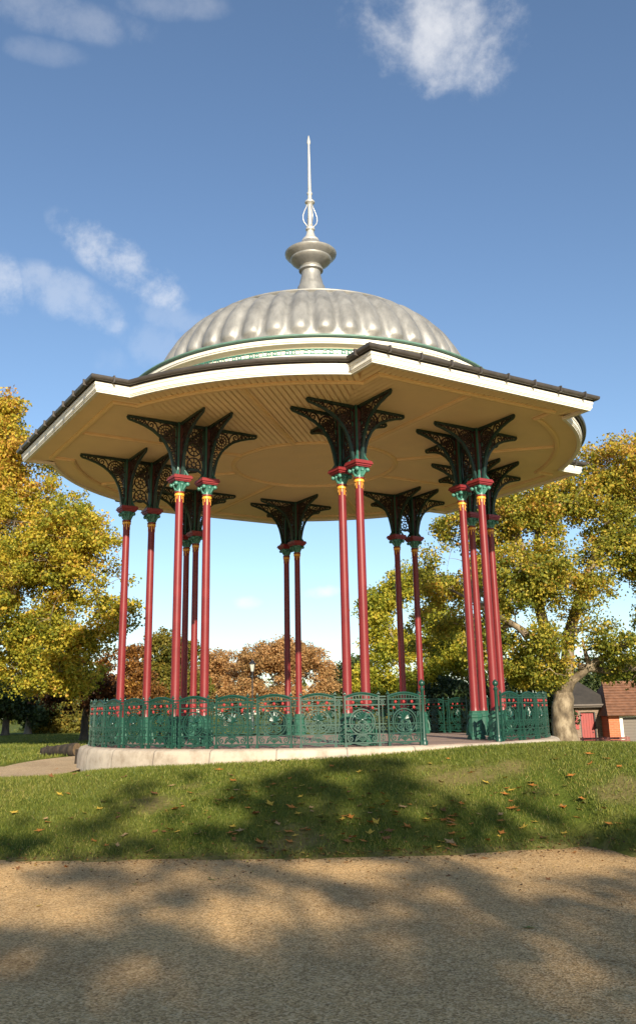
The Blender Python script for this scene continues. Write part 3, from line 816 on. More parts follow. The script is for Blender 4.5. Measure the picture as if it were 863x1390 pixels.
# ------------------------------------------------------------------ trees
def rand_unit(g, n):
    v = g.normal(size=(n, 3)); return v / np.linalg.norm(v, axis=1, keepdims=True)
def leaves_mesh(name, centers, radii, per, size, mat, g, tint_c=.5, tint_spread=.22, squash=.7, up=.05):
    S = len(centers); n = S * per
    c = np.repeat(np.asarray(centers), per, 0); rr = np.repeat(np.asarray(radii), per)
    off = rand_unit(g, n) * (g.random(n) ** .55 * rr)[:, None]; off[:, 2] *= squash
    p = c + off; p[:, 2] -= .12 * rr * g.random(n)
    nrm = rand_unit(g, n); nrm[:, 2] = np.abs(nrm[:, 2]) + up; nrm /= np.linalg.norm(nrm, axis=1, keepdims=True)
    t = np.cross(nrm, rand_unit(g, n)); t /= np.linalg.norm(t, axis=1, keepdims=True) + 1e-9
    b_ = np.cross(nrm, t)
    L = size * g.uniform(.55, 1.25, n); W = L * g.uniform(.6, .95, n)
    A = p - t * (L * .5)[:, None]; C = p + t * (L * .5)[:, None] - nrm * (L * .15)[:, None]
    B = p + b_ * (W * .5)[:, None] + nrm * (L * .12)[:, None]; D = p - b_ * (W * .5)[:, None] + nrm * (L * .12)[:, None]
    v = np.stack([A, B, C, D], 1).reshape(-1, 3)
    sp_ = np.repeat(g.normal(tint_c, tint_spread, S), per)
    tint = np.clip(sp_ + g.normal(0, .17, n), 0, 1)
    return mesh_np(name, v, np.arange(n * 4).reshape(-1, 4), mat, face_attr={'tint': tint})

def tree(name, label, base, lobes, mat, bark, trunk_r=.3, fork=None, sprays=300, per=60, leaf=.16, spray_r=.6, seed=1, group=None,
         gap=-.1, tint=.5, limbs_extra=(), cat='tree', spread=.22, ztrunk=None, shell=.45, squash=.7, tint_h=0.0):
    g = np.random.default_rng(seed); rr = random.Random(seed)
    bx, by = base; bz = lawn_z(bx, by) - .08 if ztrunk is None else ztrunk
    root = empty(name, (bx, by, bz)); tag(root, label, cat, group)
    O = np.array([bx, by, bz])
    lob = [np.array(l, float) for l in lobes]
    lowest = min(l[2] - l[5] for l in lob); highest = max(l[2] + l[5] for l in lob)
    fz_ = fork if fork is not None else max(bz + 1.2, lowest + .25 * (highest - lowest))
    tb = MB(); nodes = []
    f = Vector((bx + rr.uniform(-.15, .15), by + rr.uniform(-.15, .15), fz_))
    b0 = Vector((bx, by, bz)); tp = []
    for i in range(9):
        t = i / 8; q = b0.lerp(f, t) + Vector((rr.uniform(-1, 1), rr.uniform(-1, 1), 0)) * trunk_r * .12 * (t > 0)
        tp.append(q)
    rad = [trunk_r * (1.0 - .3 * i / 8) * (1.45 if i == 0 else 1.12 if i == 1 else 1) for i in range(9)]
    tb.tube([p - b0 for p in tp] + [f + Vector((0, 0, .25)) - b0, f + Vector((.03, 0, .55)) - b0], rad + [rad[-1] * .8, rad[-1] * .3], 12)
    nodes += [(p, r) for p, r in zip(tp[4:], rad[4:])]
    def limb(p0, p1, r0, r1, n=9, sag=.0, wob=.25):
        pts = []; L = (p1 - p0).length
        mid = p0.lerp(p1, .45) + Vector((0, 0, L * .10)) + Vector((rr.uniform(-1, 1), rr.uniform(-1, 1), rr.uniform(-.4, .4))) * L * .08
        for i in range(n):
            t = i / (n - 1)
            q = p0 * (1 - t) ** 2 + mid * 2 * t * (1 - t) + p1 * t * t
            if 0 < i < n - 1: q = q + Vector((rr.uniform(-1, 1), rr.uniform(-1, 1), rr.uniform(-1, 1))) * wob * .12 * min(L / 4, 1)
            pts.append(q)
        rs = [r0 + (r1 - r0) * i / (n - 1) for i in range(n)]
        tb.tube([p - b0 for p in pts], rs, 7)
        return list(zip(pts, rs))
    for pl in limbs_extra:
        P0 = [Vector(p) for p in pl[0]]; rs = pl[1]
        tb.tube([p - b0 for p in P0], rs, 9); nodes += list(zip(P0, rs))
    for l in lob:
        cl = Vector(l[:3]); st = min(nodes, key=lambda q: (q[0] - cl).length + abs(q[0].z - min(cl.z, fz_)) * .4)
        r0 = min(st[1] * .7, trunk_r * .55)
        ln = limb(st[0], cl, r0, r0 * .3); nodes += ln[2:]
        for _ in range(7):
            d_ = Vector(rand_unit(g, 1)[0]); q = cl + Vector((d_.x * l[3], d_.y * l[4], d_.z * l[5])) * .72
            s2 = min(nodes, key=lambda w: (w[0] - q).length)
            nodes += limb(s2[0], q, min(s2[1] * .6, trunk_r * .22), trunk_r * .035, 7)[2:]
    vol = np.array([l[3] * l[4] * l[5] for l in lob]) ** .8; vol /= vol.sum()
    cs = []; guard = 0
    while len(cs) < sprays and guard < sprays * 30:
        guard += 1
        l = lob[g.choice(len(lob), p=vol)]
        q = l[:3] + rand_unit(g, 1)[0] * l[3:6] * g.random() ** shell
        if mnoise.noise((q[0] * .55 + seed, q[1] * .55, q[2] * .55)) + .5 * mnoise.noise((q[0] * 1.3, q[1] * 1.3 + seed, q[2] * 1.3)) < gap: continue
        cs.append(q)
    cs = np.array(cs); NP_ = np.array([p[:] for p, r in nodes])
    for q in cs[::2]:
        i = int(np.argmin(((NP_ - q) ** 2).sum(1)))
        p0 = Vector(NP_[i]); p1 = Vector(q); L = (p1 - p0).length
        m_ = p0.lerp(p1, .5) + Vector((rr.uniform(-1, 1), rr.uniform(-1, 1), rr.uniform(0, 1))) * L * .12
        r0 = min(.028, nodes[i][1] * .6) * (trunk_r / .35) ** .5
        tb.tube([p0 - b0, m_ - b0, p1 - b0], [r0, r0 * .7, r0 * .3], 4)
    tb.build('trunk', M[bark], root, smooth=True)
    rad_ = g.uniform(.65, 1.25, len(cs)) * spray_r
    tc = tint + tint_h * (cs[:, 2] - (lowest + highest) / 2) / max(.1, highest - lowest) + .28 * np.array([mnoise.noise((q[0] * .35, q[1] * .35, q[2] * .35 + seed)) for q in cs])
    me = leaves_mesh('crown', cs - O, rad_, per, leaf, M[mat], g, 0.0, spread, squash)
    # add the slow drift of hue over the crown to the per-leaf tint
    a = me.attributes['tint']; arr = np.zeros(len(me.polygons), np.float32); a.data.foreach_get('value', arr)
    g2 = np.random.default_rng(seed + 99)
    arr = np.clip(np.repeat(tc + g2.normal(0, spread * .6, len(cs)), per) + g2.normal(0, .17, len(arr)), 0, 1)
    a.data.foreach_set('value', arr.astype(np.float32))
    link('crown', me, root)
    return root

def lobe(px, py, Y, rx, rz, ry=None):
    """a crown lobe seen at photo pixel px,py at world depth Y, sizes in metres"""
    p = at_y(px, py, Y); return (p.x, Y, p.z, rx, ry if ry else rx, rz)
def gx(px, Y): return at_y(px, 985, Y).x

TG = 'trees round the green'
# big yellowing plane tree at the left edge
Y = 9.5
tree('plane_tree', 'tall yellowing plane tree filling the left edge beside the bandstand roof', (gx(-55, Y), Y),
     [lobe(-40, 660, Y, 2.0, 2.2), lobe(20, 640, Y, 1.6, 1.9), lobe(60, 720, Y, 1.9, 1.7), lobe(118, 740, Y, 1.25, 1.2), lobe(150, 785, Y + .5, .95, .9), lobe(90, 800, Y, 1.6, 1.3),
      lobe(30, 790, Y - .5, 2.0, 1.6), lobe(-60, 780, Y, 2.4, 2.4), lobe(15, 870, Y - .5, 1.7, 1.3), lobe(75, 870, Y, 1.5, 1.2), lobe(125, 850, Y, 1.0, 1.0), lobe(95, 915, Y, 1.1, .7), lobe(30, 915, Y, 1.3, .7), lobe(-40, 890, Y, 1.6, 1.2), lobe(160, 830, Y + .5, .7, .8), lobe(-30, 590, Y, 1.5, 1.6), lobe(5, 575, Y, 1.0, 1.2)],
     'leaf_plane', 'bark_plane', .36, fork=2.4, sprays=3300, per=58, leaf=.105, spray_r=.40, seed=11, group=TG, gap=-.24, tint=.53, tint_h=.3, spread=.26)
# plane tree with the pale trunk at the right
Y = 8.0; zb = at_y(764, 1008, Y).z
t0 = at_y(764, 925, Y)
le = [([at_y(764, 960, Y), at_y(762, 925, Y), at_y(745, 880, Y), at_y(726, 800, Y), at_y(700, 720, Y), at_y(680, 670, Y), at_y(668, 640, Y)], [.10, .22, .19, .15, .11, .07, .04]),
      ([at_y(765, 960, Y), at_y(768, 925, Y), at_y(772, 860, Y), at_y(790, 800, Y), at_y(815, 735, Y), at_y(850, 650, Y + .5), at_y(870, 600, Y + .5)], [.10, .22, .18, .15, .11, .08, .04]),
      ([at_y(766, 960, Y), at_y(775, 925, Y), at_y(800, 905, Y - .4), at_y(840, 880, Y - .8), at_y(900, 850, Y - 1), at_y(960, 800, Y - 1)], [.08, .15, .13, .10, .075, .05]),
      ([at_y(726, 800, Y), at_y(730, 720, Y + .8), at_y(742, 650, Y + 1)], [.14, .1, .05]),
      ([at_y(745, 880, Y), at_y(700, 850, Y - .6), at_y(650, 820, Y - 1), at_y(610, 800, Y - 1)], [.13, .1, .07, .03]),
      ([at_y(785, 905, Y - .3), at_y(830, 912, Y - .5), at_y(890, 905, Y - .6)], [.12, .09, .05])]
tree('plane_tree', 'broad plane tree with a thick mottled pale trunk right of the railing', (gx(764, Y), Y),
     [lobe(640, 720, Y + 1, 1.25, 1.1), lobe(690, 690, Y, 1.3, 1.1), lobe(605, 780, Y + 1, 1.1, 1.1), lobe(740, 680, Y, 1.3, 1.2), lobe(800, 660, Y, 1.5, 1.3), lobe(855, 640, Y, 1.5, 1.2), lobe(700, 790, Y - .4, 1.5, 1.3),
      lobe(770, 780, Y - .5, 1.6, 1.3), lobe(840, 760, Y, 1.5, 1.3), lobe(650, 860, Y, 1.3, .9), lobe(720, 880, Y - .8, 1.4, .8), lobe(790, 865, Y - .5, 1.2, .8), lobe(900, 720, Y, 2.0, 2.2), lobe(925, 850, Y, 1.6, 1.3), lobe(590, 860, Y + 1, 1.0, .9), lobe(832, 880, Y - .6, 1.0, .5), lobe(875, 885, Y - .8, 1.3, .8), lobe(810, 900, Y + .6, .9, .5), lobe(850, 915, Y + .8, .9, .4), lobe(750, 915, Y - .8, .8, .45), lobe(700, 915, Y, .9, .4)],
     'leaf_plane2', 'bark_plane', .40, fork=t0.z, sprays=2700, per=52, leaf=.098, spray_r=.38, seed=23, group=TG, gap=-.13, tint=.53, spread=.27, limbs_extra=le, ztrunk=None, tint_h=.3)
# yellow-green tree behind the middle right columns
Y = 24
tree('lime_tree', 'yellow-green tree with leaves to the ground behind the middle right columns', (gx(560, Y), Y),
     [lobe(520, 830, Y, 1.3, 1.3), lobe(555, 800, Y, 1.4, 1.2), lobe(600, 820, Y, 1.5, 1.4), lobe(530, 880, Y, 1.6, 1.2), lobe(585, 890, Y, 1.8, 1.4), lobe(640, 880, Y, 1.6, 1.5), lobe(512, 930, Y, 1.3, 1.2), lobe(560, 940, Y, 1.8, 1.2), lobe(625, 940, Y, 1.6, 1.1)],
     'leaf_yellow', 'bark_grey', .22, fork=2.0, sprays=1300, per=58, leaf=.13, spray_r=.46, seed=31, group=TG, gap=-.08, tint=.5)
# orange beeches far behind
Y = 50
tree('beech_tree', 'rounded orange autumn tree far behind the two middle back columns', (gx(395, Y), Y),
     [lobe(352, 895, Y, 1.8, 1.3), lobe(385, 890, Y, 2.0, 1.5), lobe(418, 905, Y, 1.9, 1.6), lobe(440, 930, Y, 1.3, 1.4), lobe(360, 935, Y, 2.4, 1.6), lobe(405, 945, Y, 2.6, 1.6)],
     'leaf_orange', 'bark_grey', .3, fork=1.6, sprays=620, per=85, leaf=.165, spray_r=.62, seed=41, group=TG, gap=-.08, tint=.5)
tree('beech_tree', 'lower orange-brown tree left of the lamp post', (gx(305, Y + 4), Y + 4),
     [lobe(300, 905, Y + 4, 2.0, 1.4), lobe(325, 925, Y + 4, 1.9, 1.6), lobe(283, 930, Y + 4, 2.2, 1.6), lobe(310, 950, Y + 4, 2.4, 1.5)],
     'leaf_orange', 'bark_grey', .25, fork=1.4, sprays=420, per=85, leaf=.165, spray_r=.62, seed=42, group=TG, gap=-.08, tint=.42)
tree('yew_tree', 'small dark green tree between the orange tree and the front pair of columns', (gx(470, 58), 58),
     [lobe(468, 925, 58, 1.9, 1.7), lobe(485, 910, 58, 1.4, 1.3), lobe(455, 950, 58, 1.8, 1.2), lobe(490, 950, 58, 1.8, 1.2)],
     'leaf_dark', 'bark_dark', .25, fork=1.2, sprays=240, per=46, leaf=.28, spray_r=.65, seed=43, group=TG, gap=-.2, tint=.6)
# olive and rust trees behind the left columns
Y = 40
tree('oak_tree', 'olive green and brown tree behind the second pair of columns from the left', (gx(232, Y), Y),
     [lobe(225, 880, Y, 1.5, 1.3), lobe(250, 895, Y, 1.3, 1.3), lobe(215, 925, Y, 1.6, 1.2), lobe(255, 935, Y, 1.6, 1.3), lobe(235, 960, Y, 1.8, .9)],
     'leaf_olive', 'bark_dark', .26, fork=1.3, sprays=460, per=70, leaf=.18, spray_r=.52, seed=51, group=TG, gap=-.15, tint=.52)
Y = 34
tree('oak_tree', 'rust brown tree behind the leftmost columns', (gx(172, Y), Y),
     [lobe(160, 905, Y, 1.3, 1.0), lobe(185, 920, Y, 1.2, 1.1), lobe(145, 940, Y, 1.4, 1.0), lobe(195, 950, Y, 1.3, .9), lobe(165, 960, Y, 1.5, .7), lobe(183, 885, Y, .7, .5)],
     'leaf_rust', 'bark_dark', .24, fork=1.2, sprays=420, per=66, leaf=.155, spray_r=.46, seed=52, group=TG, gap=-.12, tint=.5)
Y = 17
tree('copper_beech', 'dark copper tree with a dark trunk just left of the railing', (gx(114, Y), Y),
     [lobe(100, 925, Y, 1.0, .7), lobe(130, 930, Y, 1.0, .7), lobe(75, 945, Y, .9, .5), lobe(118, 955, Y, .9, .45), lobe(150, 950, Y, .9, .5)],
     'leaf_copper', 'bark_dark', .17, fork=1.3, sprays=240, per=40, leaf=.13, spray_r=.36, seed=53, group=TG, gap=-.1, tint=.45)
# evergreens and park trees across the lawn at the left
for i, (px, top, Y, w, lab, mt, sd) in enumerate([
        (8, 905, 31, 1.6, 'dark evergreen tree at the far left edge across the lawn', 'leaf_dark', 61),
        (38, 915, 36, 1.5, 'dark evergreen tree with a pale trunk, second from the left edge', 'leaf_dark', 62),
        (77, 935, 38, 1.4, 'green park tree with the thickest pale trunk across the lawn', 'leaf_olive', 63),
        (60, 950, 48, 1.7, 'distant green tree with a thin dark trunk across the lawn', 'leaf_dark', 64),
        (102, 950, 50, 1.6, 'distant green tree nearest the railing across the lawn', 'leaf_olive', 65)]):
    h = (985 - top) / F_PX * (Y + 20)
    c1 = at_y(px, top + 22, Y); c2 = at_y(px - 8, top + 48, Y); c3 = at_y(px + 10, top + 50, Y)
    tree('park_tree', lab, (gx(px, Y), Y), [(c1.x, Y, c1.z, w * .8, w * .8, .9), (c2.x, Y, c2.z, w, w, .8), (c3.x, Y, c3.z, w, w, .75)],
         mt, 'bark_grey' if i in (1, 2) else 'bark_dark', .22 if i != 2 else .3, fork=1.1, sprays=200, per=40, leaf=.2, spray_r=.5, seed=sd, group='park trees across the lawn', gap=-.2, tint=.5)
# shrubbery under the right plane tree
for i, (px, Y, w, lab) in enumerate([(600, 21, 1.8, 'dark green shrub under the yellow-green tree'), (650, 20, 1.9, 'dark green shrub behind the right column group'), (695, 22, 2.0, 'dark green shrub under the plane tree branches'), (728, 20, 1.0, 'dark green shrub just left of the plane tree trunk')]):
    c1 = at_y(px, 950, Y)
    tree('shrub', lab, (gx(px, Y), Y), [(c1.x, Y, c1.z, w, 1.4, 1.0), (c1.x + .5, Y, c1.z - .8, w, 1.4, 1.0), (c1.x - .6, Y, c1.z - .8, w, 1.4, 1.0)],
         'leaf_dark', 'bark_dark', .1, fork=.1, sprays=210, per=44, leaf=.17, spray_r=.45, seed=71 + i, group='shrubs under the plane tree', gap=-.4, tint=.4, cat='shrub')
# conifers beyond the lodge
for i, (px, py, Y, lab) in enumerate([(800, 895, 62, 'dark tree beyond the brown lodge roof'), (852, 890, 66, 'olive tree beyond the tiled roof at the right edge')]):
    c1 = at_y(px, py + 12, Y)
    tree('park_tree', lab, (gx(px, Y), Y), [(c1.x, Y, c1.z, 2.0, 1.8, 1.0), (c1.x + .8, Y, c1.z - 1.6, 2.4, 2, 1.6), (c1.x - 1.4, Y, c1.z - 1.8, 2.6, 2, 1.6), (c1.x - .5, Y, c1.z - 3.4, 3, 2, 1.6)],
         'leaf_olive' if i else 'leaf_dark', 'bark_dark', .25, fork=.8, sprays=330, per=44, leaf=.25, spray_r=.7, seed=81 + i, group='trees behind the lodges', gap=-.2, tint=.5)
# far wood round the common, one mass
def far_wood():
    g = np.random.default_rng(5); cs, rs = [], []
    for i in range(900):
        a = g.uniform(-.52, .52); D = g.uniform(120, 175); x = math.sin(a) * D * 1.25; y = math.cos(a) * D
        hmax = 5.2 + 1.6 * mnoise.noise((x * .035, 4.0, 0)) + 1.6 * mnoise.noise((x * .12, 8.0, 0))
        cs.append((x, y, g.uniform(-.8, max(1.5, hmax)) + (-.9 if x > 5 else 0))); rs.append(g.uniform(1.0, 1.9))
    me = leaves_mesh('distant_wood', np.array(cs), rs, 42, .6, M['leaf_olive'], g, .35, .25)
    tag(link('distant_wood', me), kind='stuff', label='far line of autumn trees round the common', cat='wood')
far_wood()

# ------------------------------------------------------------------ lamp post, log, stump, bench, lodges
Y = 33; lp = at_y(342.5, 975, Y); lx = lp.x; lz = lawn_z(lx, Y); top = at_y(342.5, 895, Y).z
lamp = empty('street_lamp', (lx, Y, lz)); tag(lamp, 'black lantern lamp post standing behind the railing in front of the orange tree', 'lamp post')
H = top - lz
p = MB(); p.lathe([(.13, 0), (.13, .12), (.10, .2), (.10, .75), (.075, .85), (.055, .95), (.045, 1.1), (.035, H - .86), (.06, H - .84), (.03, H - .80), (.03, H - .72)], 14); p.tube([(-.3, 0, H - 1.0), (.3, 0, H - 1.0)], .014, 6)
p.build('post', M['black_iron'], lamp, auto=40)
p = MB(); p.lathe([(.105, H - .70), (.19, H - .28)], 4, phase=math.pi / 4); p.build('lantern_glass', M['glass'], lamp)
p = MB()
for k in range(4):
    a = k * math.pi / 2 + math.pi / 4; p.tube([(.108 * math.cos(a), .108 * math.sin(a), H - .71), (.195 * math.cos(a), .195 * math.sin(a), H - .28)], .014, 5)
p.lathe([(.12, H - .735), (.12, H - .70)], 4, phase=math.pi / 4); p.lathe([(.215, H - .285), (.215, H - .25), (.12, H - .14), (.07, H - .12), (.07, H - .06), (.02, H - .03), (.012, H + .04)], 8, phase=math.pi / 8)
p.build('lantern_frame', M['black_iron'], lamp)

def lie_log():
    Y = 2.9; a = at_y(58, 1020, Y + .9); c = at_y(104, 1019, Y); za, zc = lawn_z(a.x, Y + .9), lawn_z(c.x, Y)
    root = empty('fallen_log', (a.x, Y + .9, za)); tag(root, 'dark bark log lying on the lawn left of the bandstand', 'log')
    p = MB(); n = 14; pts, rs = [], []
    for i in range(n):
        t = i / (n - 1); r = .10 + .07 * t + .003 * math.sin(i * 2.3)
        pts.append(((c.x - a.x) * t, -.9 * t + .03 * math.sin(i), (zc - za) * t + r * .9)); rs.append(r)
    p.tube(pts, rs, 14); p.tube([pts[3], (pts[3][0] - .06, pts[3][1] - .1, pts[3][2] + .12)], [.045, .035], 8)
    p.build('bark', M['log'], root, smooth=True)
    q = MB()
    e0, e1 = Vector(pts[-1]), (Vector(pts[-1]) - Vector(pts[-2])).normalized(); q.tube([e0 + e1 * .002, e0 + e1 * .006], rs[-1] * .93, 14)
    e0, e1 = Vector(pts[0]), (Vector(pts[0]) - Vector(pts[1])).normalized(); q.tube([e0 + e1 * .002, e0 + e1 * .006], rs[0] * .93, 14)
    q.build('cut_end', M['cut_wood'], root)
lie_log()
sx_ = at_y(106.5, 1030, -.2); sz_ = lawn_z(sx_.x, -.2)
st = empty('tree_stump', (sx_.x, -.2, sz_)); tag(st, 'short dark wooden stump with a pale top beside the plinth', 'stump')
p = MB(); p.lathe([(.085, -.05), (.078, .05), (.07, .18), (.072, .30)], 11); p.build('bark', M['log'], st, auto=50)
p = MB(); p.lathe([(.066, .301), (.066, .312), (.001, .314)], 11); p.build('cut_top', M['cut_wood'], st)

# bench behind the crest at the right
Y = 14.5; bc = at_y(826, 1009, Y); bz_ = lawn_z(bc.x, Y)
bench = empty('park_bench', (bc.x, Y, bz_), 0.06); tag(bench, 'red-brown slatted park bench behind the crest of the bank', 'bench')
p = MB()
for k in range(4): p.box((0, -.22 + .12 * k, .43), (1.9, .095, .03))
p.build('seat', M['bench'], bench)
p = MB()
for k in range(4): p.box((0, .27 + .02 * k, .55 + .095 * k), (1.9, .028, .078))
p.build('backrest', M['bench'], bench)
for x in (-.85, 0, .85):
    p = MB(); p.box((x, -.22, .21), (.06, .06, .42)); p.build('leg', M['bench'], bench)
    p = MB(); p.tube([(x, .2, 0), (x, .25, .45), (x, .345, .9)], .034, 4, flat=(1, 0, 0)); p.build('leg', M['bench'], bench)
for x in (-.9, .9):
    p = MB(); p.box((x, 0, .62), (.06, .55, .035)); p.box((x, -.24, .5), (.05, .05, .22)); p.build('armrest', M['bench'], bench)

# brown brick lodge with red door
Y = 20.0; k_ = (Y + CAM_D) / F_PX; zg = at_y(805, 1012, Y).z - .3
def pxx(px): return at_y(px, 980, Y).x
def pzz(py): return at_y(805, py, Y).z
lodge = empty('brick_lodge', (pxx(802), Y, zg)); tag(lodge, 'small dark brick lodge with a red door beside the plane tree trunk', 'lodge')
ox = pxx(802); W0, W1 = pxx(762) - ox, pxx(826) - ox; zt_ = pzz(957) - zg; zr = pzz(922) - zg; dp = 2.6
d0, d1, dz = pxx(787.5) - ox, pxx(808.5) - ox, pzz(967) - zg
p = MB()
def wbox(mb, x0, x1, y0, y1, z0, z1): mb.box(((x0 + x1) / 2, (y0 + y1) / 2, (z0 + z1) / 2), (x1 - x0, y1 - y0, z1 - z0))
wbox(p, W0, d0, 0, .25, 0, zt_); wbox(p, d1, W1, 0, .25, 0, zt_); wbox(p, d0, d1, 0, .25, dz, zt_); wbox(p, W0, W1, .25, dp, 0, zt_ - .01)
p.build('wall', M['brick_brown'], lodge)
p = MB(); wbox(p, d0 + .04, d1 - .04, .12, .16, 0, dz - .04)
for i in range(5): wbox(p, d0 + .05 + i * .12, d0 + .145 + i * .12, .105, .125, .05, dz - .06)
dr = p.build('door', M['door_red'], lodge)
p = MB(); p.ball((d1 - .12, .09, dz * .5), .03, 6); p.build('handle', M['black_iron'], dr)
p = MB(); wbox(p, d0 - .001, d0 + .045, .02, .2, 0, dz); wbox(p, d1 - .045, d1 + .001, .02, .2, 0, dz); p.build('door_frame', M['black_iron'], lodge)
p = MB(); xw0, xw1 = pxx(778) - ox, pxx(785) - ox; wbox(p, xw0, xw1, -.03, .02, pzz(990) - zg, pzz(965) - zg); p.build('red_notice_board', M['door_red'], lodge)
p = MB(); e = .3
A = [(W0 - .3, -e, zt_), (W1 + .3, -e, zt_), (W1 + .3, dp + e, zt_), (W0 - .3, dp + e, zt_), (W0 + .5, dp / 2, zr), (W1 - .9, dp / 2, zr)]
p.add(A, [(0, 1, 5, 4), (1, 2, 5), (2, 3, 4, 5), (3, 0, 4)]); rf = p.build('roof', M['slate'], lodge)
p = MB(); p.tube([(W0 - .3, -e - .04, zt_ - .01), (W1 + .3, -e - .04, zt_ - .01)], .045, 8); wbox(p, W0 - .3, W1 + .3, -e + .0, -.0, zt_ - .10, zt_ - .02); p.build('gutter', M['shutter'], rf)

# orange brick house with tiled roof at the right edge
Y = 19.0; zg = at_y(845, 1012, Y).z - .3; ox = at_y(845, 980, Y).x
X_ = lambda px: at_y(px, 980, Y).x - ox
Z_ = lambda py: at_y(845, py, Y).z - zg
house = empty('brick_house', (ox, Y, zg)); tag(house, 'orange brick house with brown tiled roof and white framed shutter at the right edge', 'house')
w0, w1 = X_(826), X_(930); s0, s1 = X_(844.5), X_(900); ze = Z_(971); zr = Z_(926); dp = 3.2
p = MB(); wbox(p, w0, s0, 0, .25, 0, ze); wbox(p, s1, w1, 0, .25, 0, ze); wbox(p, s0, s1, 0, .25, ze - .03, ze); wbox(p, w0, w1, .25, dp, 0, ze - .01); p.build('wall', M['brick_orange'], house)
p = MB()
for i in range(14): wbox(p, s0 + .02, s1 - .02, .10, .13 + .012 * (i % 2), ze - .06 - .12 * (i + 1), ze - .06 - .12 * i - .006)
p.build('roller_shutter', M['shutter'], house)
p = MB(); wbox(p, s0 - .12, s0 + .01, -.03, .16, 0, ze - .031); wbox(p, s1 - .01, s1 + .12, -.03, .16, 0, ze - .031); wbox(p, s0 + .01, s1 - .01, -.028, .15, ze - .10, ze - .032); p.build('shutter_frame', M['white'], house)
p = MB(); e = .3; xr = X_(838)
def tiles(mb):
    A = [(w0 - .12, -e, ze - .03), (w1 + .2, -e, ze - .03), (w1 - .4, dp / 2, zr), (xr, dp / 2, zr), (w0 - .12, dp + e, ze - .03), (w1 + .2, dp + e, ze - .03)]
    mb.add(A, [(0, 1, 2, 3), (4, 0, 3), (1, 5, 2), (5, 4, 3, 2)])
    n = 12
    for i in range(n):
        t0, t1 = i / n, (i + 1) / n
        q = [Vector(A[0]).lerp(Vector(A[3]), t0), Vector(A[1]).lerp(Vector(A[2]), t0), Vector(A[1]).lerp(Vector(A[2]), t1), Vector(A[0]).lerp(Vector(A[3]), t1)]
        up_ = Vector((0, -.04, .035)); mb.add([q[0] + up_, q[1] + up_, q[2] + up_ * .15, q[3] + up_ * .15, q[0], q[1]], [(0, 1, 2, 3), (4, 5, 1, 0)])
    mb.tube([(xr - .03, dp / 2, zr + .02), (w1 - .4, dp / 2, zr + .02)], .07, 8)
tiles(p); p.build('roof', M['tile'], house)

# ------------------------------------------------------------------ fallen leaves
def leaf_shape(seed):
    g = random.Random(seed); pts = []; n = 5
    angs = [-115, -58, 0, 58, 115]; lens = [.42, .72, 1, .72, .42]
    ring = [(-.0, -.32)]
    for i, (a, l) in enumerate(zip(angs, lens)):
        l *= g.uniform(.85, 1.1)
        for da, k in ((-20, .55), (0, 1), (20, .55)):
            t = R(a + da); ring.append((math.sin(t) * l * k * .5, math.cos(t) * l * k * .5))
    cu = g.uniform(.1, .5); tw = g.uniform(-.3, .3)
    z = lambda x, y: cu * (x * x + .6 * y * y) + tw * x * y
    vs = [(0, 0, .012)] + [(x, y, z(x, y) + .012) for x, y in ring]
    fs = [(0, i, i + 1) for i in range(1, len(ring))] + [(0, len(ring), 1)]
    return vs, fs
LC = {'yellow': (.50, .33, .045), 'orange': (.42, .16, .03), 'brown': (.20, .085, .03), 'green': (.17, .19, .03), 'dry tan': (.38, .24, .11)}
LM = {k: paint('fallen_leaf_' + k.replace(' ', '_'), v, .6, .25, 14, spec=.3) for k, v in LC.items()}
leaf_me = {}
for k in LC:
    for s in range(3):
        m_ = MB(); vs, fs = leaf_shape(s * 7 + len(k)); m_.add(vs, fs); leaf_me[k, s] = m_.mesh('fallen_leaf', LM[k])
def ground_hit(px, py):
    d = ray(px, py); lo, hi = 4.0, 26.0
    for i in range(400):
        t = 4 + i * .05; p_ = cam_pos + d * t
        zz = max(lawn_z(p_.x, p_.y), PATH_Z)
        if p_.z <= zz: return Vector((p_.x, p_.y, zz))
    return None
gl = random.Random(19)
def drop_leaf(x, y, z, kind, where, size):
    o = link('fallen_leaf', leaf_me[kind, gl.randrange(3)])
    o.location = (x, y, z); s = size; o.scale = (s, s, s * gl.uniform(.8, 1.5))
    o.rotation_euler = (gl.uniform(-.25, .35), gl.uniform(-.3, .3), gl.uniform(0, 6.28))
    tag(o, 'fallen %s leaf lying on the %s' % (kind, where), 'leaf', 'fallen leaves on the %s' % where)
cnt = 0
while cnt < 280:
    px = gl.gauss(520, 190); py = gl.gauss(1118, 32)
    if gl.random() < .25: px, py = gl.uniform(0, 863), gl.uniform(1025, 1160)
    if not (0 < px < 863 and 1022 < py < 1166): continue
    q = ground_hit(px, py)
    if q is None or q.y < edge_y(q.x) + .05 or math.hypot(q.x, q.y) < 5.2: continue
    kind = gl.choices(['yellow', 'orange', 'brown', 'dry tan'], [.2, .42, .28, .1])[0]
    drop_leaf(q.x, q.y, q.z + .028, kind, 'grass bank', gl.uniform(.10, .24)); cnt += 1
for px, py, kind, s in [(52, 1232, 'yellow', .1), (286, 1196, 'green', .2), (714, 1262, 'green', .18), (182, 1202, 'green', .09), (330, 1184, 'orange', .1), (610, 1190, 'brown', .1), (560, 1198, 'green', .1), (745, 1196, 'brown', .1), (90, 1178, 'orange', .12), (24, 1180, 'brown', .12), (470, 1172, 'orange', .13), (655, 1166, 'orange', .16), (780, 1158, 'orange', .14), (240, 1176, 'brown', .1), (150, 1174, 'orange', .1), (700, 1180, 'yellow', .1)]:
    q = ground_hit(px, py)
    if q: drop_leaf(q.x, q.y, max(q.z, PATH_Z) + .005, kind, 'gravel path', s)
